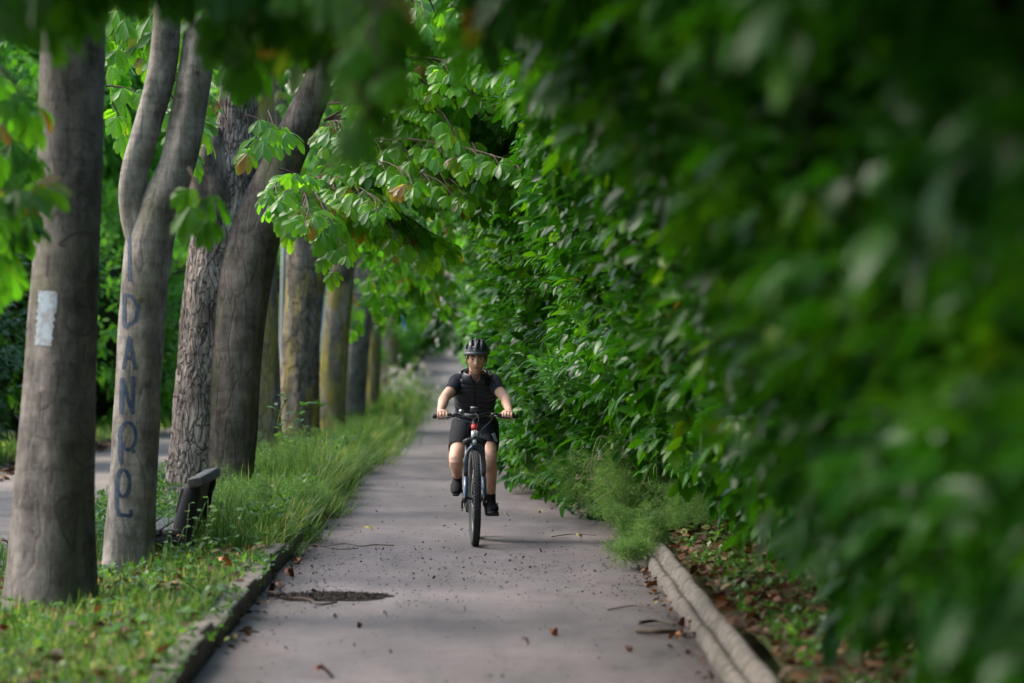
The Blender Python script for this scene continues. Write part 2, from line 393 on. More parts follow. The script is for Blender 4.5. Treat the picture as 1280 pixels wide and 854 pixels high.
def kerb_right():
    prof = [(1.175, -.05), (1.175, .03), (1.185, .065), (1.205, .085), (1.23, .09), (1.255, .08), (1.27, .072), (1.285, .09), (1.30, .125), (1.325, .142), (1.35, .148), (1.375, .14), (1.40, .11), (1.43, .05), (1.435, -.05)]
    prof = [(1.175 + (x - 1.175) * .8, z) for x, z in prof]
    ys = np.concatenate([np.arange(-2, 40, .0225), np.arange(40, 200, 2)]); V = []; k = len(prof)
    sg = np.floor(ys / 1.0); rj = {s_: R.normal(0, .006, 2) for s_ in np.unique(sg)}
    for y, s_ in zip(ys, sg):
        ph = (y / .30) * 2 * math.pi; rb = .022 * (abs(math.sin(ph / 2)) ** .35 - .8) if y < 40 else 0
        jt = -.02 if (y < 40 and abs((y % 1.0)) < .024) else 0
        for i, (x, z) in enumerate(prof):
            w = math.sin(math.pi * i / (k - 1))
            V.append((x - rb * w + dx(y) + rj[s_][0], y, z + rb * w + (jt if 0 < i < k - 1 else 0) + gz(y) + rj[s_][1]))
    F = [(j * k + i, (j + 1) * k + i, (j + 1) * k + i + 1, j * k + i + 1) for j in range(len(ys) - 1) for i in range(k - 1)]
    o = MB().add(V, F).build('kerb_right', mk2); tag(o, 'pale ribbed double kerb along the laurel side', 'kerb', kind='structure')
kerb_left(); kerb_right()
# ------------------------------------------------------------------ trees
def stem_mesh(pts, radii, seg=44, step=.05, amp=.02, flare=0.0, rough=0.0, seed=0, top_cap=True):
    rs = np.random.default_rng(seed)
    pts = np.array(pts, float); radii = np.array(radii, float)
    L_ = np.concatenate([[0], np.cumsum(np.linalg.norm(np.diff(pts, axis=0), axis=1))])
    n = max(4, int(L_[-1] / step)); t = np.linspace(0, L_[-1], n)
    # smooth interpolation
    def sm(a):
        q = np.interp(t, L_, a); k = max(3, int(.35 / step) | 1); pad = np.concatenate([np.full(k // 2, q[0]) - (np.arange(k // 2, 0, -1) * (q[1] - q[0])), q, np.full(k // 2, q[-1]) + np.arange(1, k // 2 + 1) * (q[-1] - q[-2])])
        return np.convolve(pad, np.ones(k) / k, 'valid')
    C = np.stack([sm(pts[:, i]) for i in range(3)], 1); rr = sm(radii)
    tan = nrm(np.gradient(C, axis=0)); u = np.array([1., 0, 0]); V = []
    ph = rs.random(24) * 6.28; th = np.arange(seg) * 2 * np.pi / seg
    for i in range(n):
        u = u - tan[i] * u.dot(tan[i]); u /= np.linalg.norm(u); w = np.cross(tan[i], u); z = t[i]
        lob = 1 + .035 * np.sin(2 * th + ph[0] + z * .5) + .03 * np.sin(3 * th + ph[1] - z * .7) + .02 * np.sin(5 * th + ph[2] + z * 1.3)
        lob += amp / max(rr[i], .03) * (.35 * np.sin(7 * th + ph[3] + 2.2 * z) * np.sin(3.1 * z + ph[4]) + .3 * np.sin(4 * th + ph[8]) * np.sin(9 * z + ph[9]))
        if flare: lob += flare * math.exp(-z / .16) * (1 + .55 * np.sin(4 * th + ph[5]) + .25 * np.sin(7 * th + ph[6])) + flare * .18 * math.exp(-z / .6)
        if rough:
            q = np.abs(np.sin(15 * th + 1.3 * np.sin(6.3 * z + ph[10]) + 1.2 * np.sin(15 * z + ph[11] + 2 * th) + ph[12])) ** .7
            q2 = np.abs(np.sin(19 * z + 2.5 * np.sin(3 * th + ph[13]) + ph[14])) ** .4
            lob += rough / rr[i] * (q * q2 - .5)
        r_ = rr[i] * lob
        V.append(C[i] + u * (r_ * np.cos(th))[:, None] + w * (r_ * np.sin(th))[:, None])
    V = np.concatenate(V)
    F = [(i * seg + k, i * seg + (k + 1) % seg, (i + 1) * seg + (k + 1) % seg, (i + 1) * seg + k) for i in range(n - 1) for k in range(seg)]
    if top_cap: F.append(tuple((n - 1) * seg + k for k in range(seg)))
    return V, F
def stem(name, pts, radii, m, parent, **k):
    V, F = stem_mesh(pts, radii, **k); V = V - np.array(parent.location)
    return MB().add(V, F).build(name, m, parent)
def pstem(name, pix, Y, m, parent, up=None, dy=0.0, close=False, **k):
    """stem whose silhouette is given by measured widths (cx, cy, width) at distance Y; dy leans it along Y with height"""
    pts = []; r = []
    for i, (x, y, w) in enumerate(pix):
        Yi = Y + dy * i; pts.append(P(x, y, Yi)); r.append(w / 2 / FPX * Yi)
    for u in (up or []): pts.append(np.array(u[:3])); r.append(u[3])
    if close:
        a, b = pts[-2], pts[-1]; d_ = (b - a) / np.linalg.norm(b - a); r0_ = r[-1]
        for q_, f_ in ((.35, .92), (.7, .6), (.95, .15)): pts.append(b + d_ * r0_ * q_ * 1.6); r.append(r0_ * f_)
    if k.pop('ground', True):
        p = pts[0].copy(); p[2] = gz(Y) - .12; d = pts[1] - pts[0]; p[:2] = (pts[0] - d / d[2] * (pts[0][2] - p[2]))[:2]
        pts.insert(0, p); r.insert(0, r[0])
    return stem(name, pts, r, m, parent, **k)
def chest_crown(seed, N=330, rx=3.0, ry=3.3, rz=3.0, zc=6.3, size=.17, name='crown', per=5):
    global R
    keep = R; R = np.random.default_rng(seed)
    L = Leaves(); d = rdir(N); d[:, 2] = np.where(d[:, 2] < -.75, -d[:, 2], d[:, 2])
    rr = R.uniform(.5, 1.0, N) ** .6
    lump = 1 + .18 * np.sin(d[:, 0] * 5 + seed) * np.sin(d[:, 1] * 4 + seed * 2)
    c = d * np.array([rx, ry, rz]) * (rr * lump)[:, None] + np.array([.2, 0, zc])
    for k in range(per):
        off = rdir(N) * .38; off[:, 2] *= .35
        pc = c + off; f = nrm(d * np.array([1, 1, .2]) + off * 1.2 + rdir(N) * .3); f[:, 2] -= .25
        n_ = UP * 1.0 + d * .45 + rdir(N) * .28
        palmate(L, pc, f, n_, size * R.uniform(.8, 1.15, N), nl=6)
    o = L.build(name, M['chestnut']); R = keep
    return o
CR = [chest_crown(11), chest_crown(22), chest_crown(33)]
_used = set()
def put_crown(parent, i, rz=0, s=(1, 1, 1), off=(0, 0, 0), mt=None, name='crown'):
    if i in _used:
        o = CR[i].copy(); COL.objects.link(o)
    else: o = CR[i]; _used.add(i)
    o.name = name; o.parent = parent; o.location = off; o.rotation_euler = (0, 0, rz); o.scale = s
    return o
def limbs(parent, top, n, m, r=.07, seed=1, L_=2.6, zz=2.2):
    """secondary limbs spreading from a point of the crown"""
    rs = random.Random(seed)
    for i in range(n):
        a = i * 2.4 + rs.random(); p0 = Vector(top); e = Vector((math.cos(a) * L_, math.sin(a) * L_, zz * rs.uniform(.5, 1.3)))
        pts = [p0, p0 + e * .35 + Vector((0, 0, .35)), p0 + e * .7 + Vector((0, 0, .5)), p0 + e]
        MB().tube([p - parent.location for p in pts], [r, r * .75, r * .5, r * .2], 8, sub=3).build('limb', m, parent)
def spray(L, Lt, start, d, length, nleaf, size, droop=.5, rnd=None, side=.8, tilt=.35):
    """a twig with palmate leaves left and right, drooping; d unit dir"""
    start = np.array(start, float); d = nrm(np.array(d, float)); pts = []
    for t in np.linspace(0, 1, 6): pts.append(start + d * length * t - UP * droop * length * t * t * .5)
    Lt.tube([Vector(p) for p in pts], .009, .003)
    pts = np.array(pts); t = np.linspace(.25, 1, nleaf)
    p = np.stack([np.interp(t, np.linspace(0, 1, 6), pts[:, i]) for i in range(3)], 1)
    sd = nrm(np.cross(d, UP)); s = np.where(np.arange(nleaf) % 2 == 0, 1, -1) * side
    f = d + sd * s[:, None] + rdir(nleaf) * .2; f[:, 2] -= .25; f[-1] = d
    pet = nrm(f) * .10
    for q in range(nleaf): Lt.tube([Vector(p[q]), Vector(p[q] + pet[q])], .003, .002, seg=3)
    n_ = UP + d * .3 + rdir(nleaf) * .25 - np.array([0, tilt, 0])
    palmate(L, p + pet, f, n_, size * R.uniform(.8, 1.15, nleaf), nl=7, rnd=None if rnd is None else rnd)
def avenue(label, x, y):
    return empty('chestnut_tree', (x, y, float(gz(y))), label, 'tree', 'chestnut trees in the avenue row')
TR = {}
# T1
t = TR[1] = avenue('thick smooth grey trunk with scratched hearts and a pale blue smear, first in the row', -2.53, 22.7)
TR['t1'] = pstem('trunk', [(64, 745, 112), (67, 650, 106), (75, 500, 94), (84, 350, 86), (90, 200, 84), (93, 60, 84)], 22.7, M['bark_smooth'], t, up=[(-2.38, 22.7, 5.2, .16), (-2.3, 22.8, 7.5, .08)], flare=.22, amp=.008, seed=1)
put_crown(t, 0, .5, (1, 1, 1), (0, -.6, .3)); limbs(t, (-2.4, 22.7, 4.3), 5, M['bark_smooth'], seed=3)
# T2
t = TR[2] = avenue('slim pale trunk painted with a column of blue letters, forking into two limbs', -2.4, 26.1)
TR['t2'] = pstem('trunk', [(160, 715, 62), (164, 640, 58), (171, 500, 56), (178, 380, 57), (184, 310, 60), (194, 270, 58), (208, 240, 50), (222, 212, 45), (240, 120, 44), (254, 40, 44), (262, -60, 40)], 26.1, M['bark_pale'], t, up=[(-1.7, 26.2, 5.4, .08), (-1.6, 26.6, 7.4, .03)], flare=.25, amp=.008, seed=2, seg=56)
pstem('limb', [(184, 345, 22), (176, 300, 38), (167, 262, 38), (164, 225, 34), (184, 160, 33), (203, 95, 35), (210, 20, 34)], 26.1, M['bark_pale'], t, up=[(-2.1, 26, 5.0, .07), (-2.4, 25.6, 7, .03)], ground=False, amp=.006, seed=4, seg=28)
put_crown(t, 1, 2.2, (.75, .7, .85), (-.5, -2.6, 1.5)); limbs(t, (-2.1, 26.1, 4.9), 4, M['bark_brown'], seed=5)
# T3
t = TR[3] = avenue('massive double trunk with rough plated bark beside the bench, splitting above a knobbly burl', -2.5, 35)
pstem('trunk', [(243, 640, 78), (250, 560, 76), (259, 450, 76), (268, 350, 76), (277, 290, 74), (286, 235, 62), (294, 190, 52), (299, 110, 46), (296, 20, 42)], 35, M['bark_rough'], t, up=[(-2.3, 35.2, 5.6, .1), (-2.5, 35.6, 7.6, .04)], flare=.15, amp=.02, rough=.02, seed=6, seg=120, step=.03)
pstem('trunk', [(284, 630, 62), (290, 540, 66), (296, 430, 68), (307, 340, 70), (324, 280, 66), (341, 235, 56), (358, 195, 49), (385, 135, 42), (415, 70, 40), (455, -10, 38)], 34.85, M['bark_brown'], t, up=[(-.6, 34.6, 5.6, .1), (.1, 34.4, 7.2, .04)], flare=.12, amp=.012, seed=7, seg=56)
pstem('limb', [(272, 320, 30), (270, 270, 60), (264, 220, 58), (266, 185, 44), (270, 160, 18)], 34.9, M['bark_brown'], t, ground=False, amp=.05, seed=10, seg=36)
put_crown(t, 2, .8, (.62, .6, .7), (-1.2, 3.6, 2.6)); limbs(t, (-2.2, 35.1, 5), 5, M['bark_brown'], seed=7)
# T4
t = TR[4] = avenue('yellow lichened trunk half hidden behind the double trunk', -2.45, 42.8)
pstem('trunk', [(322, 598, 66), (323, 560, 58), (324, 500, 52), (323, 420, 48), (322, 340, 46), (322, 200, 42)], 42.8, M['bark_lichen'], t, up=[(-2.4, 43, 6.5, .1)], flare=.12, amp=.01, seed=11)
put_crown(t, 0, 3.6, (.8, .8, .9), (-.9, .4, 1.0)); limbs(t, (-2.45, 42.9, 4.6), 4, M['bark_brown'], seed=8)
# T5
t = TR[5] = avenue('dark knobbly trunk with swirling burr bark and lichen spots, forking low under leaves', -2.4, 50)
pstem('trunk', [(373, 575, 52), (374, 520, 50), (376, 450, 46), (381, 380, 46), (386, 320, 52), (388, 290, 56)], 50, M['bark_lichen_low'], t, flare=.15, amp=.02, rough=.012, seed=12, seg=72)
pstem('limb', [(378, 330, 30), (370, 280, 26), (362, 230, 24), (352, 150, 22)], 50, M['bark_brown'], t, up=[(-2.9, 50, 6.5, .06)], ground=False, seed=13, seg=20)
pstem('limb', [(395, 340, 34), (408, 285, 30), (425, 230, 28), (440, 150, 26)], 50, M['bark_brown'], t, up=[(-1.3, 50, 6.8, .06)], ground=False, seed=14, seg=20)
put_crown(t, 1, 4.4, (1, .75, 1), (0, 0, .1)); limbs(t, (-2.3, 50, 5), 4, M['bark_brown'], seed=9)
# T6..T9
t = TR[6] = avenue('straight trunk streaked with ochre lichen, next after the dark burr trunk', -2.24, 58)
pstem('trunk', [(414, 556, 38), (416, 500, 35), (420, 430, 34), (426, 360, 34), (430, 300, 34)], 58, M['bark_lichen'], t, up=[(-1.95, 58, 4.6, .18), (-1.8, 58, 6.5, .1)], flare=.12, amp=.012, seed=15)
pstem('limb', [(424, 350, 26), (436, 300, 24), (450, 240, 20)], 57.9, M['bark_brown'], t, up=[(-1.3, 58, 6.0, .05)], ground=False, seed=16, seg=16)
put_crown(t, 2, 1.9, (.85, .7, 1), (-.4, 2.5, .0)); limbs(t, (-1.9, 58, 4.8), 4, M['bark_brown'], seed=10)
t = TR[7] = avenue('grey brown trunk leaning slightly toward the path, in the middle of the far row', -2.2, 67)
pstem('trunk', [(440, 548, 31), (444, 480, 29), (450, 410, 28), (456, 350, 27)], 67, M['bark_pale'], t, up=[(-1.9, 67, 5, .17), (-1.7, 67, 7, .1)], flare=.1, amp=.01, seed=17)
put_crown(t, 0, 5.1, (.9, .85, 1)); limbs(t, (-1.9, 67, 4.6), 3, M['bark_brown'], seed=11)
t = TR[8] = avenue('thin ochre trunk squeezed between two far trunks', -2.2, 77)
pstem('trunk', [(464, 520, 19), (466, 470, 18), (467, 410, 18), (468, 360, 18)], 77, M['bark_lichen'], t, up=[(-2.0, 77, 5, .12), (-1.9, 77, 7, .08)], flare=.1, seed=18, seg=24)
put_crown(t, 1, 1.1, (.9, .9, .95)); limbs(t, (-2.0, 77, 4.6), 3, M['bark_brown'], seed=12)
t = TR[9] = avenue('last clear trunk of the row, slender and ochre, above the whitish weeds', -2.24, 94)
pstem('trunk', [(486, 508, 22), (487, 470, 20), (488, 430, 20), (489, 400, 20)], 94, M['bark_lichen'], t, up=[(-2.1, 94, 4.5, .16), (-2, 94, 7, .08)], flare=.1, seed=19, seg=24)
put_crown(t, 2, 3.1, (.9, .9, .95), (0, 0, -.1)); limbs(t, (-2.1, 94, 4.2), 3, M['bark_brown'], seed=13)
# T0, off frame trunk whose boughs hang into the top of the view
t = TR[0] = avenue('dark blurred chestnut boughs hanging into the top, their trunk out of view', -2.5, 14)
stem('trunk', [(-2.5, 14, -.1), (-2.48, 14, 2), (-2.4, 14, 4.5), (-2.3, 14, 7)], [.24, .2, .17, .08], M['bark_smooth'], t, flare=.15, amp=.01, seed=20)
put_crown(t, 1, 2.9, (1.05, 1.25, 1), (.2, -.5, .9)); put_crown(t, 2, .9, (1.1, 1.3, .9), (-.6, .3, 1.6)); limbs(t, (-2.4, 14, 4.2), 5, M['bark_smooth'], seed=14)  # second crown added above, out of frame, to darken the boughs
L = Leaves(); Lt = Leaves()
def bough(L, Lt, cx, cy, Y, n, sx, sy, size=.16, ds=(.7, -.2, -.15), sY=.8, per=5, droop=.5, ln=.55):
    for _ in range(n):
        p = P(cx + R.normal(0, sx), cy + R.normal(0, sy), Y + R.normal(0, sY))
        d = np.array(ds) + rdir(1)[0] * .5
        spray(L, Lt, p - nrm(d) * ln * .5, d, ln, per, size, droop)
for a in [(40, -110, 12.5, 30, 18, 14), (200, -95, 12.5, 50, 20, 20), (340, -70, 13, 35, 22, 22), (385, -30, 12.5, 14, 22, 9), (10, -20, 14, 12, 25, 6), (320, -30, 15, 25, 25, 8), (610, -75, 13, 50, 16, 12)]:
    bough(L, Lt, a[0], a[1], a[2], a[5], a[3], a[4], ds=(.3, -.2, -.1), sY=.4, ln=.25, per=4)
for a in [(466, -20, 10.5, 6, 20, 7), (466, 45, 10.5, 3, 26, 9), (462, 110, 10.5, 1, 12, 1)]:
    bough(L, Lt, a[0], a[1], a[2], a[5], a[3], a[4], ds=(.05, -.1, -.7), sY=.25, ln=.10, per=3, size=.095)
L.build('low_foliage', M['chestnut'], t, tuple(t.location)); Lt.build('foliage_twigs', M['twig'], t, tuple(t.location))  # second mesh holds bare twigs and leaf stalks only
# low sprays of T1 / T2 / T3
def sprays_for(key, lst, mt='chestnut_lit', size=.17, ln=.5, ds=(.3, -.2, -.2)):
    if key < 3: lst = [(a[0], a[1], a[2], a[5], a[3], a[4]) for a in lst]
    L = Leaves(); Lt = Leaves()
    for a in lst: bough(L, Lt, *a, size=size, ln=ln, ds=ds, per=4 if ln < .4 else 5)
    t = TR[key]; L.build('low_foliage', M[mt], t, tuple(t.location)); Lt.build('foliage_twigs', M['twig'], t, tuple(t.location))
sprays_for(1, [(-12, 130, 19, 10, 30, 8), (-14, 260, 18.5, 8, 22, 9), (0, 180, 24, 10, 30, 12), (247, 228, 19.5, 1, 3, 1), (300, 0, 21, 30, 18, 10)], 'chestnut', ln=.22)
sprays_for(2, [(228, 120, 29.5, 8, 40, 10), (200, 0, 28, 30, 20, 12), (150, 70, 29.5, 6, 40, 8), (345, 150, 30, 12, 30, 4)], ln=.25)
# the bright bough of T3 reaching over the path
L = Leaves(); Lt = Leaves(); t = TR[3]
from math import atan2
main = []
def brace(p0, p1, r0, r1, sag=.15):
    a = np.array(p0); b = np.array(p1); q = [a + (b - a) * s + UP * sag * math.sin(math.pi * s) for s in np.linspace(0, 1, 7)]
    Lt.tube([Vector(v) for v in q], r0, r1, seg=7); return q
Ys = 33.5
rows = [((425, 95), (610, 130)), ((445, 60), (580, 20)), ((405, 150), (645, 195)), ((395, 190), (690, 232)), ((385, 220), (615, 228)), ((375, 235), (535, 278)), ((410, 130), (655, 165)), ((465, 20), (650, 70)), ((370, 250), (450, 275)), ((475, 0), (600, -20)), ((420, 110), (560, 90)), ((400, 170), (560, 210))]
for (a, b) in rows:
    for rep in range(6):
        y0 = 34.7 + R.normal(0, .1); y1 = Ys + R.normal(-.3, .7)
        q = brace(P(*a, y0), P(b[0] + R.normal(0, 10) - rep * 22, b[1] + R.normal(0, 14) - rep * 6, y1), .011, .004)
        for s in np.linspace(.22, 1, 9):
            i = s * 6; k = min(int(i), 5); p = q[k] + (q[k + 1] - q[k]) * (i - k)
            d = nrm(q[-1] - q[0]) * .9 + np.array([0, R.normal(0, .75), -.22]) + rdir(1)[0] * .2
            spray(L, Lt, p, d, R.uniform(.22, .4), 4, .15, .5, tilt=.75)
L.build('low_foliage', M['chestnut_lit'], t, tuple(t.location)); Lt.build('foliage_twigs', M['twig'], t, tuple(t.location))
# conker spikelet at the bough tip
m = MB()
for k in range(9): m.ball(np.array(P(672, 207, 32.6)) + np.array([R.normal(0, .03), R.normal(0, .03), R.normal(0, .02)]) - np.array(t.location), .014, 8, 6)
m.tube([Vector(P(684, 185, 32.6)) - t.location, Vector(P(672, 207, 32.6)) - t.location], .004, 5)
m.build('seed_cluster', mat('unripe_conker', (.30, .30, .12), .6), t)
# mid distance low foliage in the avenue (T5..T9)
sprays_for(5, [(430, 270, 46, 16, 45, 22), (500, 330, 48, 14, 35, 20), (560, 270, 47, 12, 40, 30)], 'chestnut', .17)
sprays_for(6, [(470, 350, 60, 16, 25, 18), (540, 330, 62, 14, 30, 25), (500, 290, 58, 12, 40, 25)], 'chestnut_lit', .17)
sprays_for(8, [(520, 370, 78, 14, 25, 18), (575, 335, 80, 12, 25, 20), (480, 360, 74, 8, 20, 15)], 'chestnut', .17)
sprays_for(9, [(552, 385, 70, 12, 14, 14), (570, 370, 72, 12, 14, 20), (548, 415, 70, 3, 7, 8)], 'bush_dark', .17)
# ------------------------------------------------------------------ graffiti and scratches
def trunk_marks(obj, Y, strokes, width, m, name, label=None, off=.003):
    me = obj.data; T = obj.parent.location
    bv = BVHTree.FromPolygons([v.co + T for v in me.vertices], [p.vertices[:] for p in me.polygons])
    eye = Vector((0, 0, HZ)); b = MB()
    def hit(x, y):
        d = (Vector(P(x, y, Y)) - eye).normalized(); h = bv.ray_cast(eye, d, 80)
        return None if h[0] is None else (h[0] + h[1] * off)
    for sdef in strokes:
        w, pts = (sdef[0], sdef[1:]) if not hasattr(sdef[0], '__len__') else (width, sdef)
        P2 = []
        for i in range(len(pts) - 1):
            a, c = np.array(pts[i], float), np.array(pts[i + 1], float); k = max(1, int(np.linalg.norm(c - a) / 2))
            P2 += [a + (c - a) * q / k for q in range(k)]
        P2.append(np.array(pts[-1], float)); V = []; ok = True
        for i, p in enumerate(P2):
            tg = P2[min(i + 1, len(P2) - 1)] - P2[max(i - 1, 0)]; tg = tg / (np.linalg.norm(tg) + 1e-9); nn = np.array([-tg[1], tg[0]]); ww = w * (.85 + .3 * R.random()) / 2
            for s in (-1, 0, 1):
                h = hit(*(p + nn * ww * s))
                if h is None: ok = False; break
                V.append(h)
            if not ok: break
        V = V[:len(V) // 3 * 3]; k = len(V) // 3
        if k > 1: b.add(V, [(3 * i + j, 3 * i + j + 1, 3 * i + j + 4, 3 * i + j + 3) for i in range(k - 1) for j in range(2)])
    o = b.build(name, m); o.parent = obj.parent; o.location = -T
    if label: o['label'] = label
    return o
def arc(cx, cy, rx, ry, a0=0, a1=360, n=18):
    return [(cx + rx * math.cos(rad(a0 + (a1 - a0) * i / n)), cy + ry * math.sin(rad(a0 + (a1 - a0) * i / n))) for i in range(n + 1)]
mb = mat('blue_spray_paint', (.02, .035, .07), .7); n = NT(mb)
c = n.mix(n.ramp(n.noise(n.pos(), 30, 4), [(.45, 0.), (.7, .7)]), (.018, .04, .085), (.10, .11, .125)); n.l(c, n.b.inputs['Base Color'])
trunk_marks(TR['t2'], 26.1, [
    [(158, 255), (158, 266)], [(158, 288), (166, 290)], [(162, 290), (163, 352)],
    [(156, 368), (156, 408)], [(156, 368), (166, 371), (173, 384), (170, 400), (156, 410)],
    [(155, 462), (162, 422), (169, 462)], [(157, 448), (168, 448)], [(162, 425), (163, 440)],
    [(152, 518), (153, 472)], [(153, 474), (166, 518)], [(166, 518), (167, 470)],
    arc(160, 545, 10, 17), [(151, 548), (150, 568), (152, 580)], [(165, 558), (168, 566)],
    arc(154, 604, 8, 17), [(146, 605), (146, 635), (150, 645)], [(146, 643), (164, 645)], [(164, 637), (164, 646)]], 4.4, mb, 'painted_lettering', 'column of blue spray painted letters')
ms = mat('scratched_bark', (.085, .073, .064), .9)
trunk_marks(TR['t1'], 22.7, [
    [4, (82, 248), (84, 236), (92, 232), (99, 240)], [4, (99, 240), (106, 230), (116, 232), (118, 246), (104, 264), (90, 258), (83, 248)],
    [3, (58, 262), (52, 252), (58, 248), (64, 256), (70, 248), (74, 258), (63, 276), (57, 262)],
    [4, (74, 306), (86, 296), (100, 290), (122, 294)], [3, (74, 306), (82, 308)], [3, (100, 322), (104, 345)], [4, (96, 362), (106, 372), (102, 380)], [3, (60, 320), (58, 345)],
    [4, (76, 398), (88, 414), (104, 420), (124, 410)], [3, (44, 163), (60, 158), (78, 160)], [3, (100, 160), (120, 170)],
    [3, (72, 450), (70, 470), (82, 468)], [3, (92, 455), (96, 480)], [3, (66, 455), (80, 455)],
    [4, (76, 555), (98, 578), (110, 590)], [5, (96, 592), (118, 582)], [4, (100, 540), (120, 560)], [3, (45, 545), (70, 548)],
    [3, (50, 490), (48, 512), (60, 506)], [3, (66, 500), (72, 520), (78, 498)],
    [5] + arc(83, 640, 14, 18, 180, 380), [4, (70, 640), (80, 668), (92, 690)], [4, (96, 640), (92, 690)], [6, (37, 664), (41, 662)], [3, (90, 600), (104, 602)],
    [3, (106, 430), (104, 455)], [3, (52, 590), (64, 582), (62, 605)]], 3, ms, 'carved_lettering', 'dark scratched hearts and letters')
mw = mat('pale_blue_paint', (.34, .40, .46), .7); n = NT(mw)
c = n.mix(n.ramp(n.noise(n.pos(), 22, 5), [(.42, 0.), (.62, .8)]), (.30, .37, .44), (.2, .18, .17)); n.l(c, n.b.inputs['Base Color'])
trunk_marks(TR['t1'], 22.7, [[21, (60, 364), (59, 385), (57, 410), (55, 432)], [5, (70, 366), (69, 392)]], 20, mw, 'paint_smear', 'pale blue paint smear', off=.004)
# ------------------------------------------------------------------ right laurel hedge
HZK = np.array([.15, .5, 1.0, 1.5, 2.0, 2.5, 3.0, 3.5, 4.5, 6.0])
HT = {5: [2.9, 2.4, 1.7, 1.3, 1.2, 1.0, .8, .5, .5, 1.2], 8: [2.9, 2.3, 1.45, 1.12, 1.06, .84, .54, .25, .3, .9], 12: [2.9, 2.3, 1.4, 1.12, 1.05, .78, .45, .2, .3, .9],
      16: [2.9, 2.5, 1.75, 1.42, 1.2, .85, .5, .25, .3, 1.1], 20: [2.6, 2.3, 1.65, 1.35, 1.15, .9, .6, .3, .3, 1.3], 25: [2.4, 2.1, 1.5, 1.15, 1.0, .8, .65, .45, .5, 1.6],
      28: [2.3, 2.1, 1.55, 1.12, .95, .82, .7, .55, .6, 1.8], 31: [2.0, 1.7, 1.3, 1.02, .88, .76, .66, .5, .6, 1.8], 35: [1.0, .72, .62, .64, .65, .6, .5, .38, .5, 1.7], 40: [.65, .48, .43, .45, .45, .4, .32, .2, .3, 1.6],
      50: [.75, .55, .47, .42, .36, .3, .2, .05, .1, 1.2], 60: [.75, .6, .5, .4, .3, .2, .1, -.05, 0, 1.1], 80: [.85, .7, .5, .35, .25, .15, .0, -.2, -.2, .9],
      110: [.9, .75, .55, .35, .1, -.05, -.2, -.35, -.5, .6], 150: [.9, .8, .7, .55, .45, .3, .15, .0, -.2, .8], 200: [.6, .5, .45, .4, .3, .2, .0, -.2, -.6, .2], 250: [.3, .2, .2, .1, .0, -.1, -.3, -.6, -1, -.5], 300: [-3] * 10}
HYK = np.array(sorted(HT)); HX = np.array([HT[k] for k in HYK])
def hx(y, z):
    y = np.asarray(y, float); z = np.asarray(z, float)
    cols = np.stack([np.interp(y, HYK, HX[:, j]) for j in range(len(HZK))], -1)
    i = np.clip(np.searchsorted(HZK, z) - 1, 0, len(HZK) - 2); t = np.clip((z - HZK[i]) / (HZK[i + 1] - HZK[i]), 0, 1); t = t * t * (3 - 2 * t)
    a = np.take_along_axis(cols, i[..., None], -1)[..., 0]; b = np.take_along_axis(cols, (i + 1)[..., None], -1)[..., 0]
    lump = .15 * np.sin(y * 1.9 + z * 1.3) * np.sin(z * 2.7 - y * .8) + .08 * np.sin(y * 4.3 + 1) * np.sin(z * 5.1 + y)
    return a * (1 - t) + b * t + lump
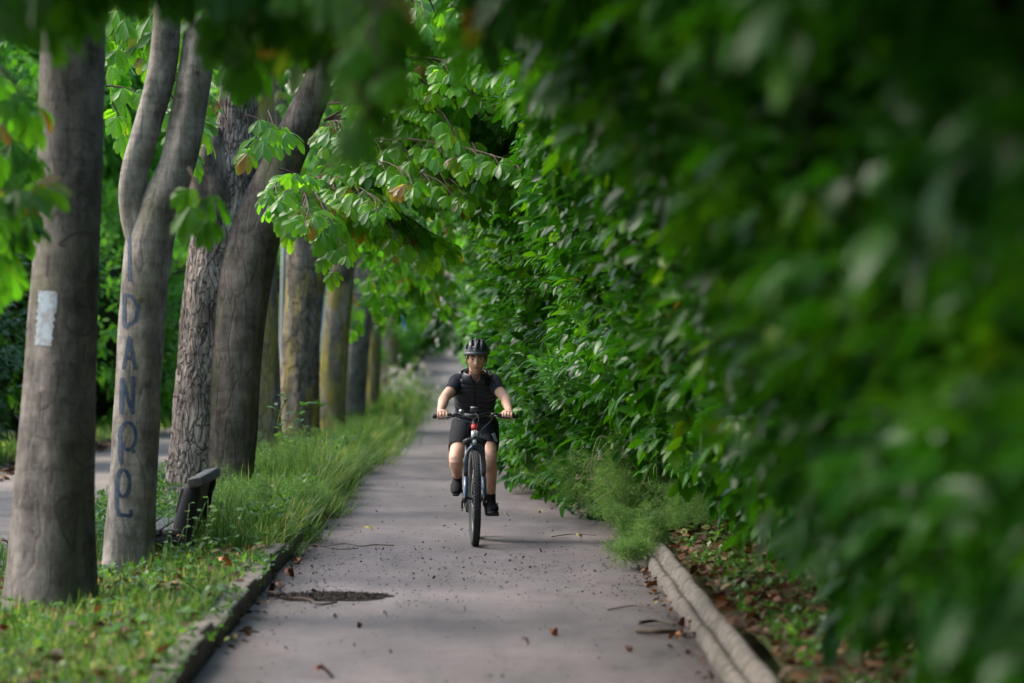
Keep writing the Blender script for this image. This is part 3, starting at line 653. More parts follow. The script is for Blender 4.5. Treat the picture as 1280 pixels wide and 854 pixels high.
def hedge(label, y0, y1, dens, size, m, per=8, tpl=TL_LAUREL, ztop=5.6, zb=.2, stems=True, inward=.5, core=.42, group=None, name='laurel_bush', zdens=None):
    yc = (y0 + y1) / 2; org = (2.2 + float(dx(yc)), yc, float(gz(yc)) + .2)
    e = empty(name, org, label, 'hedge', group)
    L = Leaves(); N = int(dens * (y1 - y0) * (ztop - zb))
    y = R.uniform(y0, y1, N); z = zb + (ztop - zb) * R.random(N) ** 1.15
    x = hx(y, z); e_ = .05; nx = -np.ones(N); nz = (hx(y, z + e_) - hx(y, z - e_)) / (2 * e_); ny = (hx(y + e_, z) - hx(y - e_, z)) / (2 * e_)
    nn = nrm(np.stack([nx, ny, nz], 1)); dep = inward * R.random(N) ** 1.4 - .1
    base = np.stack([x, y, z + gz(y)], 1) - nn * dep[:, None]
    hole = np.sin(y * 3.1 + 1.7 * np.sin(z * 2.3)) * np.sin(z * 4.4 + 1.3 * np.sin(y * 1.1)) + .4 * np.sin(y * 9 + z * 7)
    base -= nn * np.where(hole > .62, .28, 0.)[:, None]; kp = (hole < .62) | (R.random(N) < .35); base = base[kp]; nn = nn[kp]; z = z[kp]; N = len(base)
    d = nn * .75 + rdir(N) * .6 + UP * np.where(z > 2.6, -.1, .35)[:, None]
    shoots(L, base, d, .26 * size / .14, per, size, tpl, wid=1.35)
    L.build('foliage', m, e, org)
    # solid core coloured like the shaded hedge inside, also stops light leaking through
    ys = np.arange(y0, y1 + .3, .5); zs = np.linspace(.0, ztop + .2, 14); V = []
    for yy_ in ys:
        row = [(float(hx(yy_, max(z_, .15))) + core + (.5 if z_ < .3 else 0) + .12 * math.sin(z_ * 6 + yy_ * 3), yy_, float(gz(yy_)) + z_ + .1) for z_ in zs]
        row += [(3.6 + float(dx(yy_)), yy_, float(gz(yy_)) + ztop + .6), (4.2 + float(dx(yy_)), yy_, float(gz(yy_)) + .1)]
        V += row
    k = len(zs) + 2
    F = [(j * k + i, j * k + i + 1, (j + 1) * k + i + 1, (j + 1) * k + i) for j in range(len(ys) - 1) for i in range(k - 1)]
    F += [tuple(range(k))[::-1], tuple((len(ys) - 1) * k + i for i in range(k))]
    MB().add(np.array(V) - np.array(org), F).build('shade_core', M['core_shade'], e)
    if stems:
        for q in range(int((y1 - y0) / 2.2) + 1):
            ys_ = y0 + .5 + q * 2.2; b0 = Vector((float(hx(ys_, .2)) + .45, ys_, float(gz(ys_)) + .05))
            MB().tube([b0 - e.location, b0 + Vector((-.05, .1, .7)) - e.location, b0 + Vector((-.2, .2, 1.6)) - e.location], [.05, .04, .02], 8).build('stem', M['bark_brown'], e)
    return e
mt_ = mat('shade_core_tone', (.02, .022, .012), .95, spec=.05); n = NT(mt_)  # near-black tone painted for the shade inside hedges and shrubs
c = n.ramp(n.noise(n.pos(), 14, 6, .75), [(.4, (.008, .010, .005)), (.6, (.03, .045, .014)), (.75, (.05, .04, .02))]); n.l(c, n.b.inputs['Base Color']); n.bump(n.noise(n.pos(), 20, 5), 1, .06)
M['core_shade'] = mt_
hedge('nearest laurel mass, blurred dark leaves bulging over the kerb and arching overhead', 5.5, 15.5, 62, .15, M['laurel'], zb=.75)
hedge('shadowy recessed laurel between the blurred foliage and the weeds, above the dead leaves', 15.5, 27.5, 62, .14, M['laurel'], zb=.4)
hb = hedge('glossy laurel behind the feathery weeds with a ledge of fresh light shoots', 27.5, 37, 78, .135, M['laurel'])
L = Leaves(); N = 260
y = R.uniform(30.5, 33.5, N); x = R.uniform(.62, 1.35, N) + (y - 32) * .03; z = 1.42 + .12 * np.sin(x * 6) + R.normal(0, .07, N) - (x < .85) * .12
shoots(L, np.stack([x, y, z], 1), np.stack([-.5 + R.normal(0, .3, N), -.6 + R.normal(0, .3, N), .8 + R.normal(0, .2, N)], 1), .22, 8, .13)
L.build('young_shoots', M['laurel_light'], hb, tuple(hb.location))
hedge('laurel leaning over the path right behind the cyclist, its leaves reaching the handlebar height', 37, 52, 62, .15, M['laurel'])
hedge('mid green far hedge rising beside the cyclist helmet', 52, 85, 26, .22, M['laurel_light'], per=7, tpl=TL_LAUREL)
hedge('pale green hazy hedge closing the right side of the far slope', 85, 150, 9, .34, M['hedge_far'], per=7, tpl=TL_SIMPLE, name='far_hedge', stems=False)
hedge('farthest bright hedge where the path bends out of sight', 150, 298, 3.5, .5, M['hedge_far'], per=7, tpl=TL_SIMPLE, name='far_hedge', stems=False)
# ------------------------------------------------------------------ generic shrubs and background trees
def shrub(name, label, c, r, N, size, m, cat='shrub', group=None, per=6, tpl=TL_SIMPLE, stemr=.05, lumps=7):
    e = empty(name, (c[0], c[1], float(gz(c[1]))), label, cat, group)
    L = Leaves(); lc = rdir(lumps) * .55; lr = R.uniform(.45, .65, lumps)
    w = R.integers(0, lumps, N); d = rdir(N); p = lc[w] + d * (lr[w] * R.uniform(.75, 1.05, N))[:, None]
    keep = np.ones(N, bool)
    for q in range(lumps): keep &= (np.linalg.norm(p - lc[q], axis=1) > lr[q] * .68)
    p = p[keep]; d = d[keep]; p[:, 2] = np.maximum(p[:, 2], -.98)
    p = p * np.array(r) + np.array([0, 0, r[2] * .98])
    shoots(L, p, d + UP * .25, size * 1.6, per, size, tpl)
    L.build('foliage', m, e, None)
    V = []; m_ = MB().ball((0, 0, r[2] * .9), (r[0] * .72, r[1] * .72, r[2] * .78), 14, 10); m_.build('shade_core', M['core_shade'], e)  # dark ball stands in for the shaded inside of the shrub
    for k in range(3):
        a = k * 2.1; MB().tube([(math.cos(a) * .1, math.sin(a) * .1, -.1), (math.cos(a) * .3 * r[0], math.sin(a) * .3 * r[1], r[2] * .8)], [stemr, stemr * .5], 7).build('stem', M['bark_brown'], e)
    return e
def copy_tree(src, loc, rz, s, label):
    r_ = src.copy(); COL.objects.link(r_); r_.location = loc; r_.rotation_euler = (0, 0, rz); r_.scale = s; r_['label'] = label
    for ch in list(src.children):
        c_ = ch.copy(); COL.objects.link(c_); c_.parent = r_
    return r_
a = shrub('shrub', 'very dark glossy shrub at the left edge behind the gravel', (-6.9, 47, 0), (1.3, 2.6, 2.2), 2600, .14, M['bush_dark'], tpl=TL_LAUREL)
shrub('shrub', 'dark leafy shrub seen between the first two trunks', (-6.4, 54, 0), (1.3, 2.8, 1.9), 2400, .15, M['laurel'], tpl=TL_LAUREL)
b1 = shrub('shrub', 'fresh green shrub seen between the lettered trunk and the double trunk', (-6.6, 64, 0), (1.5, 3.6, 2.0), 2000, .2, M['hedge_far'])
G = 'shrubs lining the far side of the gravel walk'; LB = 'light green shrub in the row across the gravel walk, mostly hidden by trunks'
b1['group'] = G
for i, y in enumerate([72, 80, 88, 97, 107, 118, 130, 143]):
    c_ = copy_tree(b1, (-6.3 + .3 * math.sin(i * 2) + (.9 if y > 100 else 0), y, float(gz(y))), i * 1.3 + .4, (1, 1, 1 + .15 * math.sin(i)), LB)
# bushes at the far left side of the path
b2 = shrub('shrub', 'bright green bush hugging the left edge of the far path slope', (-3.5, 122, 0), (1.1, 4, 1.3), 1500, .26, M['hedge_far'])
shrub('shrub', 'small yellow green bush at the far verge below the blue sign', (-3.1, 108, 0), (.9, 3, .8), 1000, .2, M['hedge_far'])
b3 = shrub('shrub', 'dark bush behind the blue sign', (-3.6, 140, 0), (1.6, 5, 2.6), 1500, .3, M['bush_dark'])
copy_tree(b2, (-3.8, 150, float(gz(150)) - .2), 1.2, (1, 1, 1.4), 'bright bush beyond the dark one on the far slope')
copy_tree(b2, (-4.1, 176, float(gz(176)) - .2), 2.2, (1.3, 1, 1.8), 'bright bush near the top of the far slope')
copy_tree(b3, (-4.6, 205, float(gz(205)) - .2), .4, (1.2, 1, 1.3), 'dark bush at the bend of the far path')
def bg_tree(label, x, y, N, size, m, rx=3.2, rz=3.6, zc=5.5, tr=.2):
    e = empty('background_tree', (x, y, float(gz(y))), label, 'tree', 'trees behind the shrubs and hedges')
    L = Leaves(); lumps = 16; lc = rdir(lumps) * R.uniform(.4, .75, (lumps, 1)); lr = R.uniform(.28, .42, lumps)
    w = R.integers(0, lumps, N); d = rdir(N); p = (lc[w] + d * (lr[w] * R.uniform(.5, 1.05, N))[:, None]) * np.array([rx, rx, rz]) + np.array([0, 0, zc])
    shoots(L, p, d + UP * .1, size * 1.5, 6, size, TL_SIMPLE)
    L.build('crown', m, e, None)
    V, F = stem_mesh([(0, 0, -.1), (.05, 0, 2), (.1, .05, 4.5), (.1, 0, 7)], [tr, tr * .8, tr * .6, tr * .2], seg=16, step=.3, flare=.2, seed=int(abs(x * 7 + y)))
    MB().add(V, F).build('trunk', M['bark_brown'], e)
    limbs(e, e.location + Vector((.1, 0, 3.6)), 4, M['bark_brown'], seed=3, L_=2.0)
    return e
g1 = bg_tree('bright leafy tree behind the shrubs across the gravel walk', -9.5, 58, 2600, .25, M['hedge_far'])
g2 = bg_tree('darker leafy tree behind the shrubs across the gravel walk', -9.8, 48, 2600, .22, M['weed'])
g3 = bg_tree('tall far tree closing the end of the avenue', -1.5, 275, 3000, .6, M['hedge_far'], 6.5, 7, 8, .35)
LBG = 'leafy tree standing behind the row of light shrubs'; k = 0
for y in [67, 76, 86, 96, 107, 119, 132, 148, 166, 186, 208, 232]:
    k += 1; s = 1 + .2 * math.sin(k * 1.7)
    copy_tree(g1 if k % 3 else g2, (-9.2 + .8 * math.sin(k * 2.1) + (3.0 if y > 150 else 0) , y, float(gz(y))), k * 1.1, (s, s, s), LBG)
for (x, y, rz_, ci) in [(-2.5, 5, 1, 0), (-2.5, -5, 2.5, 2)]:  # extra crowns outside the frame, added to darken the near path
    t = avenue('unseen chestnut added around the viewpoint to shade the near path', x, y); stem('trunk', [(x, y, -.1), (x, y, 2.5), (x + .1, y, 6)], [.22, .18, .08], M['bark_smooth'], t, seg=20, step=.2)
    put_crown(t, ci, rz_, (1.1, 1.35, 1), (.4, 0, -.1))
for (x, y, s) in [(-6.3, -2, 1.1), (-6.4, 5, 1.15), (-7.6, 12, .95)]:  # outside the frame, added to keep sun off the near hedge
    k += 1; copy_tree(g2, (x, y, 0), k * 1.1, (s, s, s), 'dense unseen tree added left of the gravel walk to block the near sun')
for y in [4, 15, 30, 38]:
    k += 1; copy_tree(g2, (-8.5 if y < 20 else -10.5, y, 0), k * 1.1, (1.25, 1.25, 1.1), 'leafy tree left of the gravel walk, out of sight behind the near trunks')
LBR = 'tree standing behind the laurel hedge'
for y in [10, 19, 29, 40, 52, 64, 78, 94, 112, 132, 155, 180, 205]:
    k += 1; s = 1.05 + .2 * math.sin(k * 2.3)
    copy_tree(g2 if k % 2 else g1, (5.6 + .7 * math.sin(k * 1.3) - (1.6 if y > 90 else 0), y, float(gz(y))), k * .9, (s, s, s), LBR)
for (x, y, lab) in [(-9, 285, 'far tree left of the tallest one at the avenue end'), (7, 280, 'far tree right of the tallest one at the avenue end'), (-18, 270, 'far tree at the outer left of the avenue end'), (16, 275, 'far tree at the outer right of the avenue end'), (2, 300, 'rearmost tree showing over the avenue end')]:
    k += 1; copy_tree(g3, (x, y, float(gz(y)) - .3), k, (1, 1, 1), lab)
# bigger crowns over the far path so the tunnel closes
for (x, y, lab) in [(-3.4, 112, 'chestnut beyond the last clear trunk, leaning over the path')]:
    t = avenue(lab, x, y); stem('trunk', [(x, y, gz(y) - .1), (x + .1, y, gz(y) + 2.5), (x + .2, y, gz(y) + 6)], [.2, .17, .08], M['bark_brown'], t, seg=20, step=.2)
    put_crown(t, int(y) % 3, y, (1.2, 1.3, 1), (.3, 0, -.3))
# ------------------------------------------------------------------ grass, weeds, litter
def blades(L, x, y, z, h, w=.006, lean=.35, wind=(0, 0)):
    N = len(x); az = R.random(N) * 6.28; d = np.stack([np.cos(az) * lean * R.random(N) + wind[0], np.sin(az) * lean * R.random(N) + wind[1], np.ones(N)], 1)
    n_ = np.stack([np.cos(az), np.sin(az), np.full(N, .1)], 1)
    L.add(TL_GRASS, np.stack([x, y, z], 1), d, n_, h, w * 2 / h, np.clip(R.random(N), 0, 1), bend=R.uniform(.1, .8, N))
L = Leaves()
def gpatch(x0, x1, y0, y1, dens, h0, h1, w=.006, lean=.35, drift=True):
    N = int((x1 - x0) * (y1 - y0) * dens); x = R.uniform(x0, x1, N); y = R.uniform(y0, y1, N)
    clump = .5 + .5 * np.sin(x * 4.1 + 1.3 * np.sin(y * 2.3)) * np.sin(y * 1.9 + 2 * np.sin(x * 3)); k = R.random(N) < (.35 + .65 * clump); x = x[k]; y = y[k]; clump = clump[k]
    h = (h0 + (h1 - h0) * clump * R.random(len(x))) * R.uniform(.6, 1.1, len(x))
    X = x + dx(y); z = np.array([verge_z(a, b) for a, b in zip(X, y)]) - .01 if x1 < 0 else np.array([rverge_z(a, b) for a, b in zip(X, y)]) - .01
    blades(L, X, y, z, h, w, lean)
gpatch(-3.4, -1.5, 16, 27.5, 1500, .05, .26, .004, .7)
gpatch(-3.4, -2.1, 27.5, 46, 800, .08, .3, .005)
gpatch(-2.4, -1.48, 27.0, 44, 2300, .25, .82, .0035, .8)
gpatch(-1.7, -1.36, 27.8, 44, 1300, .12, .40, .0035, 1.0)
for _ in range(60):
    cy_ = R.uniform(27.5, 104); s_ = 1 + (cy_ > 45) * .8 + (cy_ > 70) * 1.0; n_ = int(420 / s_); rr_ = .16 * s_
    X = -1.5 + dx(cy_) + R.normal(.02, .05) + R.normal(0, rr_ * .55, n_); y_ = cy_ + R.normal(0, rr_ * 1.6, n_); blades(L, X, y_, np.where(X > -1.4 + dx(cy_), gz(y_) + .0, gz(y_) + .12), R.uniform(.12, .42, n_) * (1 + .25 * s_ * R.random()), .0035 * s_, 1.0, (.25, 0))
gpatch(-3.3, -1.38, 44, 62, 700, .15, .42, .008, .5)
gpatch(-3.3, -1.2, 62, 104, 420, .25, .65, .014, .4)
gpatch(-3.3, -1.42, 104, 200, 110, .1, .28, .03, .4)
for (tx, ty) in [(-2.55, 22.4), (-2.42, 25.8), (-2.0, 26.4), (-2.45, 34.5), (-2.45, 42.3), (-2.1, 28.2)]:
    gpatch(tx - .32, tx + .32, ty - .35, ty + .25, 900, .10, .34, .004, .6)
gpatch(1.44, 3.0, 14, 27, 130, .03, .10, .004)
N = 26000; x = R.uniform(-7.2, -5.7, N); y = R.uniform(36, 110, N); blades(L, x, y, gz(y) + np.zeros(N), R.uniform(.1, .3, N), .010)
N = 5000; x = -3.5 + R.normal(0, .12, N); y = R.uniform(20, 70, N); blades(L, x, y, gz(y) - .01, R.uniform(.05, .16, N), .005)
tag(L.build('grass', M['grass']), 'green grass and verge weeds growing around the trunks', 'grass', kind='stuff')
# small broad leaved ground weeds
L = Leaves()
def broad(x0, x1, y0, y1, dens, zf, size, h=.08):
    N = int((x1 - x0) * (y1 - y0) * dens); x = R.uniform(x0, x1, N) + 0; y = R.uniform(y0, y1, N)
    k = (np.sin(x * 5 + y * 1.3) * np.sin(y * 2.9 - x * 2) + R.normal(0, .5, N)) > -.1; x = x[k]; y = y[k]; N = len(x)
    z = np.array([zf(a, b) for a, b in zip(x, y)]) + R.random(N) * h
    for q in range(3):
        d = rdir(N); d[:, 2] = np.abs(d[:, 2]) * .5 + .15
        L.add(TL_SIMPLE, np.stack([x, y, z], 1), d, UP + rdir(N) * .3, size * R.uniform(.6, 1.3, N), 1.5)
broad(-3.3, -1.45, 15, 28, 45, verge_z, .06, .12)
broad(-3.3, -1.45, 28, 48, 300, verge_z, .06, .25)
broad(1.42, 3.2, 12, 30, 210, rverge_z, .05, .05)
broad(-1.62, -1.38, 15, 30, 450, lambda a, b: verge_z(-1.6, b) - .02, .035, .03)
tag(L.build('ground_cover', M['weed']), 'low clover and ivy leaves carpeting the verges', 'weeds', kind='stuff')
# dead leaf litter
L = Leaves()
def litter(x0, x1, y0, y1, N, zf, s=.07):
    x = R.uniform(x0, x1, N); y = R.uniform(y0, y1, N); z = np.array([zf(a, b) for a, b in zip(x, y)]) + R.uniform(.0, .035, N)
    d = rdir(N); d[:, 2] *= .25; L.add(TL_LAUREL, np.stack([x, y, z], 1), d, UP * .8 + rdir(N) * .6, s * R.uniform(.5, 1.3, N), 1.6, bend=R.uniform(-.3, .3, N))
litter(1.36, 3.4, 8, 31, 9500, rverge_z, .08)
litter(-3.4, -1.5, 14, 27, 2600, verge_z, .08)
litter(-1.40, -1.28, 20, 45, 260, lambda a, b: gz(b) + .006, .06)
litter(1.08, 1.17, 12, 30, 160, lambda a, b: gz(b) + .006, .05)
litter(-6.3, -5.2, 30, 60, 2200, lambda a, b: gz(b) - .0, .12)
tag(L.build('leaf_litter', M['litter']), 'reddish brown dead leaves lying under the laurels and along the kerbs', 'leaf litter', kind='stuff')
L = Leaves(); N = 3200
x = R.uniform(-1.3, 1.1, N); y = R.choice([0, 1, 2], N, p=[.5, .3, .2]); y = np.where(y == 0, R.normal(26.5, 1.9, N), np.where(y == 1, R.uniform(18, 34, N), R.uniform(34, 60, N)))
x = np.where(R.random(N) < .35, R.choice([-1, 1], N) * 1.15 + R.normal(0, .12, N) * 1.0, x); x = np.clip(x, -1.33, 1.12)
d = rdir(N); d[:, 2] *= .3
L.add(TL_SIMPLE, np.stack([x, y, gz(y) + .008], 1), d, UP + rdir(N) * .8, R.gamma(2.0, .0042, N) + .005, R.uniform(1, 2.5, N), bend=R.uniform(-.8, .8, N))
N = 1500; a_ = R.random(N) * 6.283; q_ = np.sqrt(R.random(N)); Yc = 1.75 * FPX / 347; xc = (414 - 600) / FPX * Yc
L.add(TL_SIMPLE, np.stack([xc + .37 * q_ * np.cos(a_), Yc + .41 * q_ * np.sin(a_), np.full(N, .012)], 1), rdir(N), UP + rdir(N) * .9, R.uniform(.006, .016, N), 2.2)
tag(L.build('path_debris', mat('debris_bits', (.035, .025, .02), .9)), 'tiny dark husks and bits strewn over the path', 'debris', kind='stuff')
# ------------------------------------------------------------------ single plants
def feathery(label, c, n, h, spread, seed, thr=9000, name='fennel_plant', group='feathery weeds spilling over the right kerb'):
    global R
    keep = R; R = np.random.default_rng(seed)
    z0 = float(gz(c[1])) + .1; e = empty(name, (c[0], c[1], z0 - .08), label, 'plant', group)
    Ls = Leaves(); L = Leaves(); o = np.array(e.location)
    for i in range(n):
        b = np.array([c[0] + R.normal(0, spread * .35), c[1] + R.normal(0, spread * .9), z0 - .05]); hh = h * R.uniform(.55, 1.05)
        d = np.array([R.normal(-.12, .28), R.normal(-.05, .25), 1.]); pts = [b + d * hh * t + np.array([d[0], d[1], -.25]) * hh * t * t * .5 for t in np.linspace(0, 1, 6)]
        Ls.tube([Vector(p) for p in pts], .0035, .001)
        k = thr // n; t = R.uniform(.15, 1, k); pts = np.array(pts); p = np.stack([np.interp(t, np.linspace(0, 1, 6), pts[:, j]) for j in range(3)], 1)
        dd = rdir(k); dd[:, 2] = dd[:, 2] * .5 + .35; p2 = p + nrm(dd) * (R.random(k) ** .7 * .17 * (1.15 - t))[:, None]
        L.add(TL_GRASS, p2, dd + rdir(k) * .8, rdir(k), R.uniform(.03, .065, k), .055)
    L.build('frond', M['fennel'], e, tuple(o)); Ls.build('stem', M['stalk'], e, tuple(o)); R = keep
    return e
feathery('largest bright green feathery weed, at the foot of the laurel ledge', (1.22, 31.2), 34, .72, .26, 1, 17000)
feathery('feathery weed bulging onto the asphalt edge where the ribbed kerb starts', (1.22, 27.9), 26, .40, .22, 2, 11000)
feathery('feathery weed under the low laurel leaves behind the kerb end', (1.62, 28.8), 28, .55, .26, 3, 11000)
feathery('soft green weed farther back, touching the overhanging laurel', (.98, 33.6), 22, .6, .2, 5, 9000)
f5 = feathery('low yellow green tuft creeping over the path edge in front of the feathery weeds', (1.08, 27.0), 14, .16, .16, 6, 4500, 'weed_tuft')
for a in [('soft feathery weed tuft at the verge edge, nearest the bench', (-1.72, 29.5), 22, .62, .3, 21, 9000), ('feathery weed tuft spilling over the pale kerb stones', (-1.55, 32.5), 20, .42, .28, 22, 8000), ('taller feathery weed below the tall leafy weed', (-1.85, 36.0), 26, .75, .35, 23, 9000), ('feathery weed hanging to the path past the tall leafy weed', (-1.55, 39.5), 20, .45, .35, 24, 8000), ('yellowish feathery mound over the kerb where the shade begins', (-1.5, 46.5), 24, .45, .5, 25, 8000), ('pale feathery mound farther along the shaded kerb', (-1.55, 53), 24, .5, .6, 26, 7000)]:
    feathery(*a, name='verge_weed', group='feathery weeds along the left kerb')
def umbel(label, pts, Y, tips, m, seed=0, name='dry_umbel', r=.004):
    b = P(*pts[0], Y); e = empty(name, tuple(b), label, 'plant', None); mb_ = MB(); q = [Vector(P(x, y, Y) - b) for x, y in pts]
    mb_.tube(q, [r * (1 - .6 * i / (len(q) - 1)) for i in range(len(q))], 6, sub=4)
    rs = random.Random(seed)
    for (ax, ay, tx, ty) in tips:
        mb_.tube([Vector(P(ax, ay, Y) - b), Vector(P((ax + tx) / 2, (ay + ty) / 2 - 2, Y) - b), Vector(P(tx, ty, Y) - b)], [r * .6, r * .45, r * .3], 5, sub=3)
    mb_.build('stem', m, e); hd = MB()
    for (ax, ay, tx, ty) in tips:
        c_ = Vector(P(tx, ty, Y) - b)
        for k in range(14):
            u = Vector((rs.gauss(0, 1), rs.gauss(0, 1), abs(rs.gauss(0, 1)))).normalized() * rs.uniform(.02, .045)
            hd.tube([c_, c_ + u], .0009, 4); hd.ball(c_ + u, .0035, 6, 4)
    hd.build('seed_head', M['dry'], e); return e
umbel('arching straw coloured stalk with dried seed heads leaning in front of the laurel', [(797, 588), (775, 560), (752, 545), (742, 562), (738, 592)], 30.5, [(752, 545, 738, 600), (760, 552, 722, 600), (770, 556, 748, 575), (752, 545, 782, 572), (760, 600, 716, 634), (770, 610, 728, 640)], M['dry'], 1)
umbel('pale flowering umbel standing among the laurel leaves beside the light shoots', [(822, 600), (818, 540), (812, 500)], 29.0, [(812, 500, 806, 488), (812, 500, 822, 505), (815, 520, 834, 508), (816, 530, 848, 506), (815, 515, 800, 512), (816, 530, 862, 500)], M['stalk'], 2, 'pale_umbel')
# tall weed in front of the dark burr trunk
b = P(360, 640, 36.5); b[2] = .12; e = empty('tall_weed', tuple(b), 'tall leafy weed with two stems rising in front of the burr trunk', 'plant')
ms_ = MB(); L = Leaves()
st_ = [[(362, 640), (360, 600), (358, 560), (352, 540), (348, 528), (352, 512), (357, 500)], [(360, 580), (362, 545), (368, 530), (374, 515), (379, 505)], [(364, 580), (372, 560), (384, 545), (392, 540)], [(356, 590), (344, 570), (338, 560)], [(374, 515), (384, 508), (392, 506)]]
for s_ in st_:
    q = [Vector(P(x, y, 36.5) - b) for x, y in s_]; ms_.tube(q, .006 if s_ is st_[0] else .004, 6, sub=4)
    for (x, y) in s_[1:]:
        for k in range(4):
            p = (P(x + R.normal(0, 3), y + R.normal(0, 3), 36.5))[None]; dd = rdir(1); dd[:, 2] = .25
            L.add(TL_SIMPLE, p, dd, UP[None] + rdir(1) * .5, R.uniform(.06, .13), 1.5)
ms_.build('weed_stems', M['stalk'], e); L.build('leaves', M['weed'], e, tuple(b))  # first mesh is bare stalks, leaves are built separately
# sprigs in front of the bench
b = np.array([-1.98, 26.3, .08]); e = empty('leafy_weed', tuple(b), 'yellow green leafy weed sprigs growing against the dark bench frame', 'plant'); ms_ = MB(); L = Leaves()
for q_ in range(9):
    x0, y0 = R.normal(0, .12), R.normal(0, .12); h_ = R.uniform(.22, .5); tip = Vector((x0 + R.normal(0, .08), y0, h_)); ms_.tube([Vector((x0, y0, -.02)), tip.lerp(Vector((x0, y0, 0)), .5), tip], .0025, 5)
    for t_ in np.linspace(.3, 1, 6):
        p = np.array([[x0 + (tip.x - x0) * t_, y0, h_ * t_]]) + b; dd = rdir(1); dd[:, 2] = .2; L.add(TL_SIMPLE, p, dd, UP[None] + rdir(1) * .5 - np.array([[0, .4, 0]]), R.uniform(.04, .075), 1.6)
ms_.build('weed_stems', M['stalk'], e); L.build('leaves', M['fennel'], e, tuple(b))
# clover flower
mcl = mat('clover_pink', (.45, .27, .48), .7)
b = P(332, 640, 34); e = empty('clover_flower', tuple(b), 'single round mauve flower head above the grass', 'flower')
MB().tube([(0, 0, -.15), (.005, 0, .07), (0, 0, .155)], .0025, 6).build('stem', M['stalk'], e)
hm = MB()
for k in range(60):
    u = Vector((random.gauss(0, 1), random.gauss(0, 1), random.gauss(0, 1))).normalized(); hm.tube([Vector((0, 0, .16)) + u * .008, Vector((0, 0, .16)) + u * .022], [.003, .002], 5)
hm.ball((0, 0, .16), .015, 10, 8); hm.build('petals', mcl, e)
# whitish flowering weeds
def white_weed(label, x, y, h, n, seed):
    global R
    keep = R; R = np.random.default_rng(seed); z = float(gz(y)); e = empty('white_flower_weed', (x, y, z), label, 'plant', 'whitish flowering weeds beyond the far trunks')
    L = Leaves(); F_ = Leaves(); Ls = Leaves()
    for i in range(n):
        d = np.array([R.normal(0, .3), R.normal(0, .3), 1.]); hh = h * R.uniform(.6, 1.05); b = np.array([x + R.normal(0, .3), y + R.normal(0, .6), z]); t_ = b + d * hh
        Ls.tube([Vector(b), Vector(t_)], .006, .003)
        k = 16; t = R.random(k); p = b + (t_ - b) * t[:, None]; dd = rdir(k); L.add(TL_LANCE, p, dd, UP + rdir(k) * .4, R.uniform(.08, .18, k), 1.2)
        k = 26; F_.add(TL_SIMPLE, t_ + rdir(k) * .12 * R.random((k, 1)) + np.array([0, 0, .0]), rdir(k), UP + rdir(k), .035, 2)
    L.build('leaves', M['fennel'], e, (x, y, z)); F_.build('blossom', M['flower'], e, (x, y, z)); Ls.build('weed_stems', M['stalk'], e, (x, y, z)); R = keep
for i, (x, y, h, n_) in enumerate([(-1.75, 84, .95, 16), (-1.6, 90, 1.0, 16), (-1.5, 80, .6, 14), (-1.9, 98, 1.1, 14)]):
    white_weed(['tall whitish flower weed just past the last slender trunk', 'pale blossoming weed leaning over the far path edge', 'low blossoming weed in front of the taller whitish ones', 'rearmost whitish weed beside the far slope'][i], x, y, h, n_, 40 + i)
# ------------------------------------------------------------------ posts and sign
mgal = mat('galvanised_post', (.42, .45, .47), .4, .6); mwb = mat('pale_blue_white_post', (.62, .70, .78), .5)
x, y, z = P(356, 330, 60); x2, _, _ = P(350, 470, 60)
e = empty('lamp_post', (x2, 60, float(gz(60)) - .05), 'slim grey metal lamp post seen between lichened trunks', 'lamp post')
MB().tube([(0, 0, 0), (.02, 0, 1.0), (.06, 0, 2.7), (.12, 0, 5.2)], [.055, .05, .045, .035], 14).build('post', mgal, e)
MB().tube([(0, 0, 0), (0, 0, .9)], .075, 14).build('post_base', mwb, e)
mh = MB().tube([(.12, 0, 5.2), (.1, -.1, 5.5), (-.1, -.3, 5.6), (-.5, -.6, 5.6)], [.035, .035, .05, .04], 10, sub=4).build('lamp_head', mgal, e)
for (px, Y, lab, w) in [(402, 72, 'pale blue white post peeking beside the ochre streaked trunk', .06), (435, 90, 'pale post beside the grey brown leaning trunk', .06)]:
    c_ = P(px, 430, Y); e = empty('marker_post', (c_[0], Y, float(gz(Y))), lab, 'post')
    MB().tube([(0, 0, -.1), (0, 0, 3.0)], w, 14).build('post', mwb, e); MB().ball((0, 0, 3.0), (w, w, w * .6), 14, 8).build('cap', mgal, e)
c_ = P(503, 402, 112); e = empty('traffic_sign', (c_[0], 112, float(gz(112))), 'small round blue sign on a thin post below the far leaves', 'sign')
MB().tube([(0, .03, -.1), (0, .03, 2.25)], .03, 12).build('post', mgal, e)
sg = MB().tube([(0, 0, c_[2] - e.location.z + .02), (0, .012, c_[2] - e.location.z + .02)], .17, 32).build('sign_disc', mat('sign_blue', (.02, .13, .62), .4), e, smooth=False)
MB().tube([(0, -.004, c_[2] - e.location.z + .02), (0, -.002, c_[2] - e.location.z + .02)], .185, 32).build('sign_rim', mat('sign_white', (.75, .78, .8), .4), e, smooth=False)
MB().tube([(0, -.010, c_[2] - e.location.z + .02), (0, -.006, c_[2] - e.location.z + .02)], .165, 32).build('sign_face', mat('sign_blue2', (.02, .13, .62), .4), e, smooth=False)
MB().box((0, -.002, c_[2] - e.location.z - .24), (.14, .008, .06)).build('lower_plate', bpy.data.materials['sign_white'], e, smooth=False)
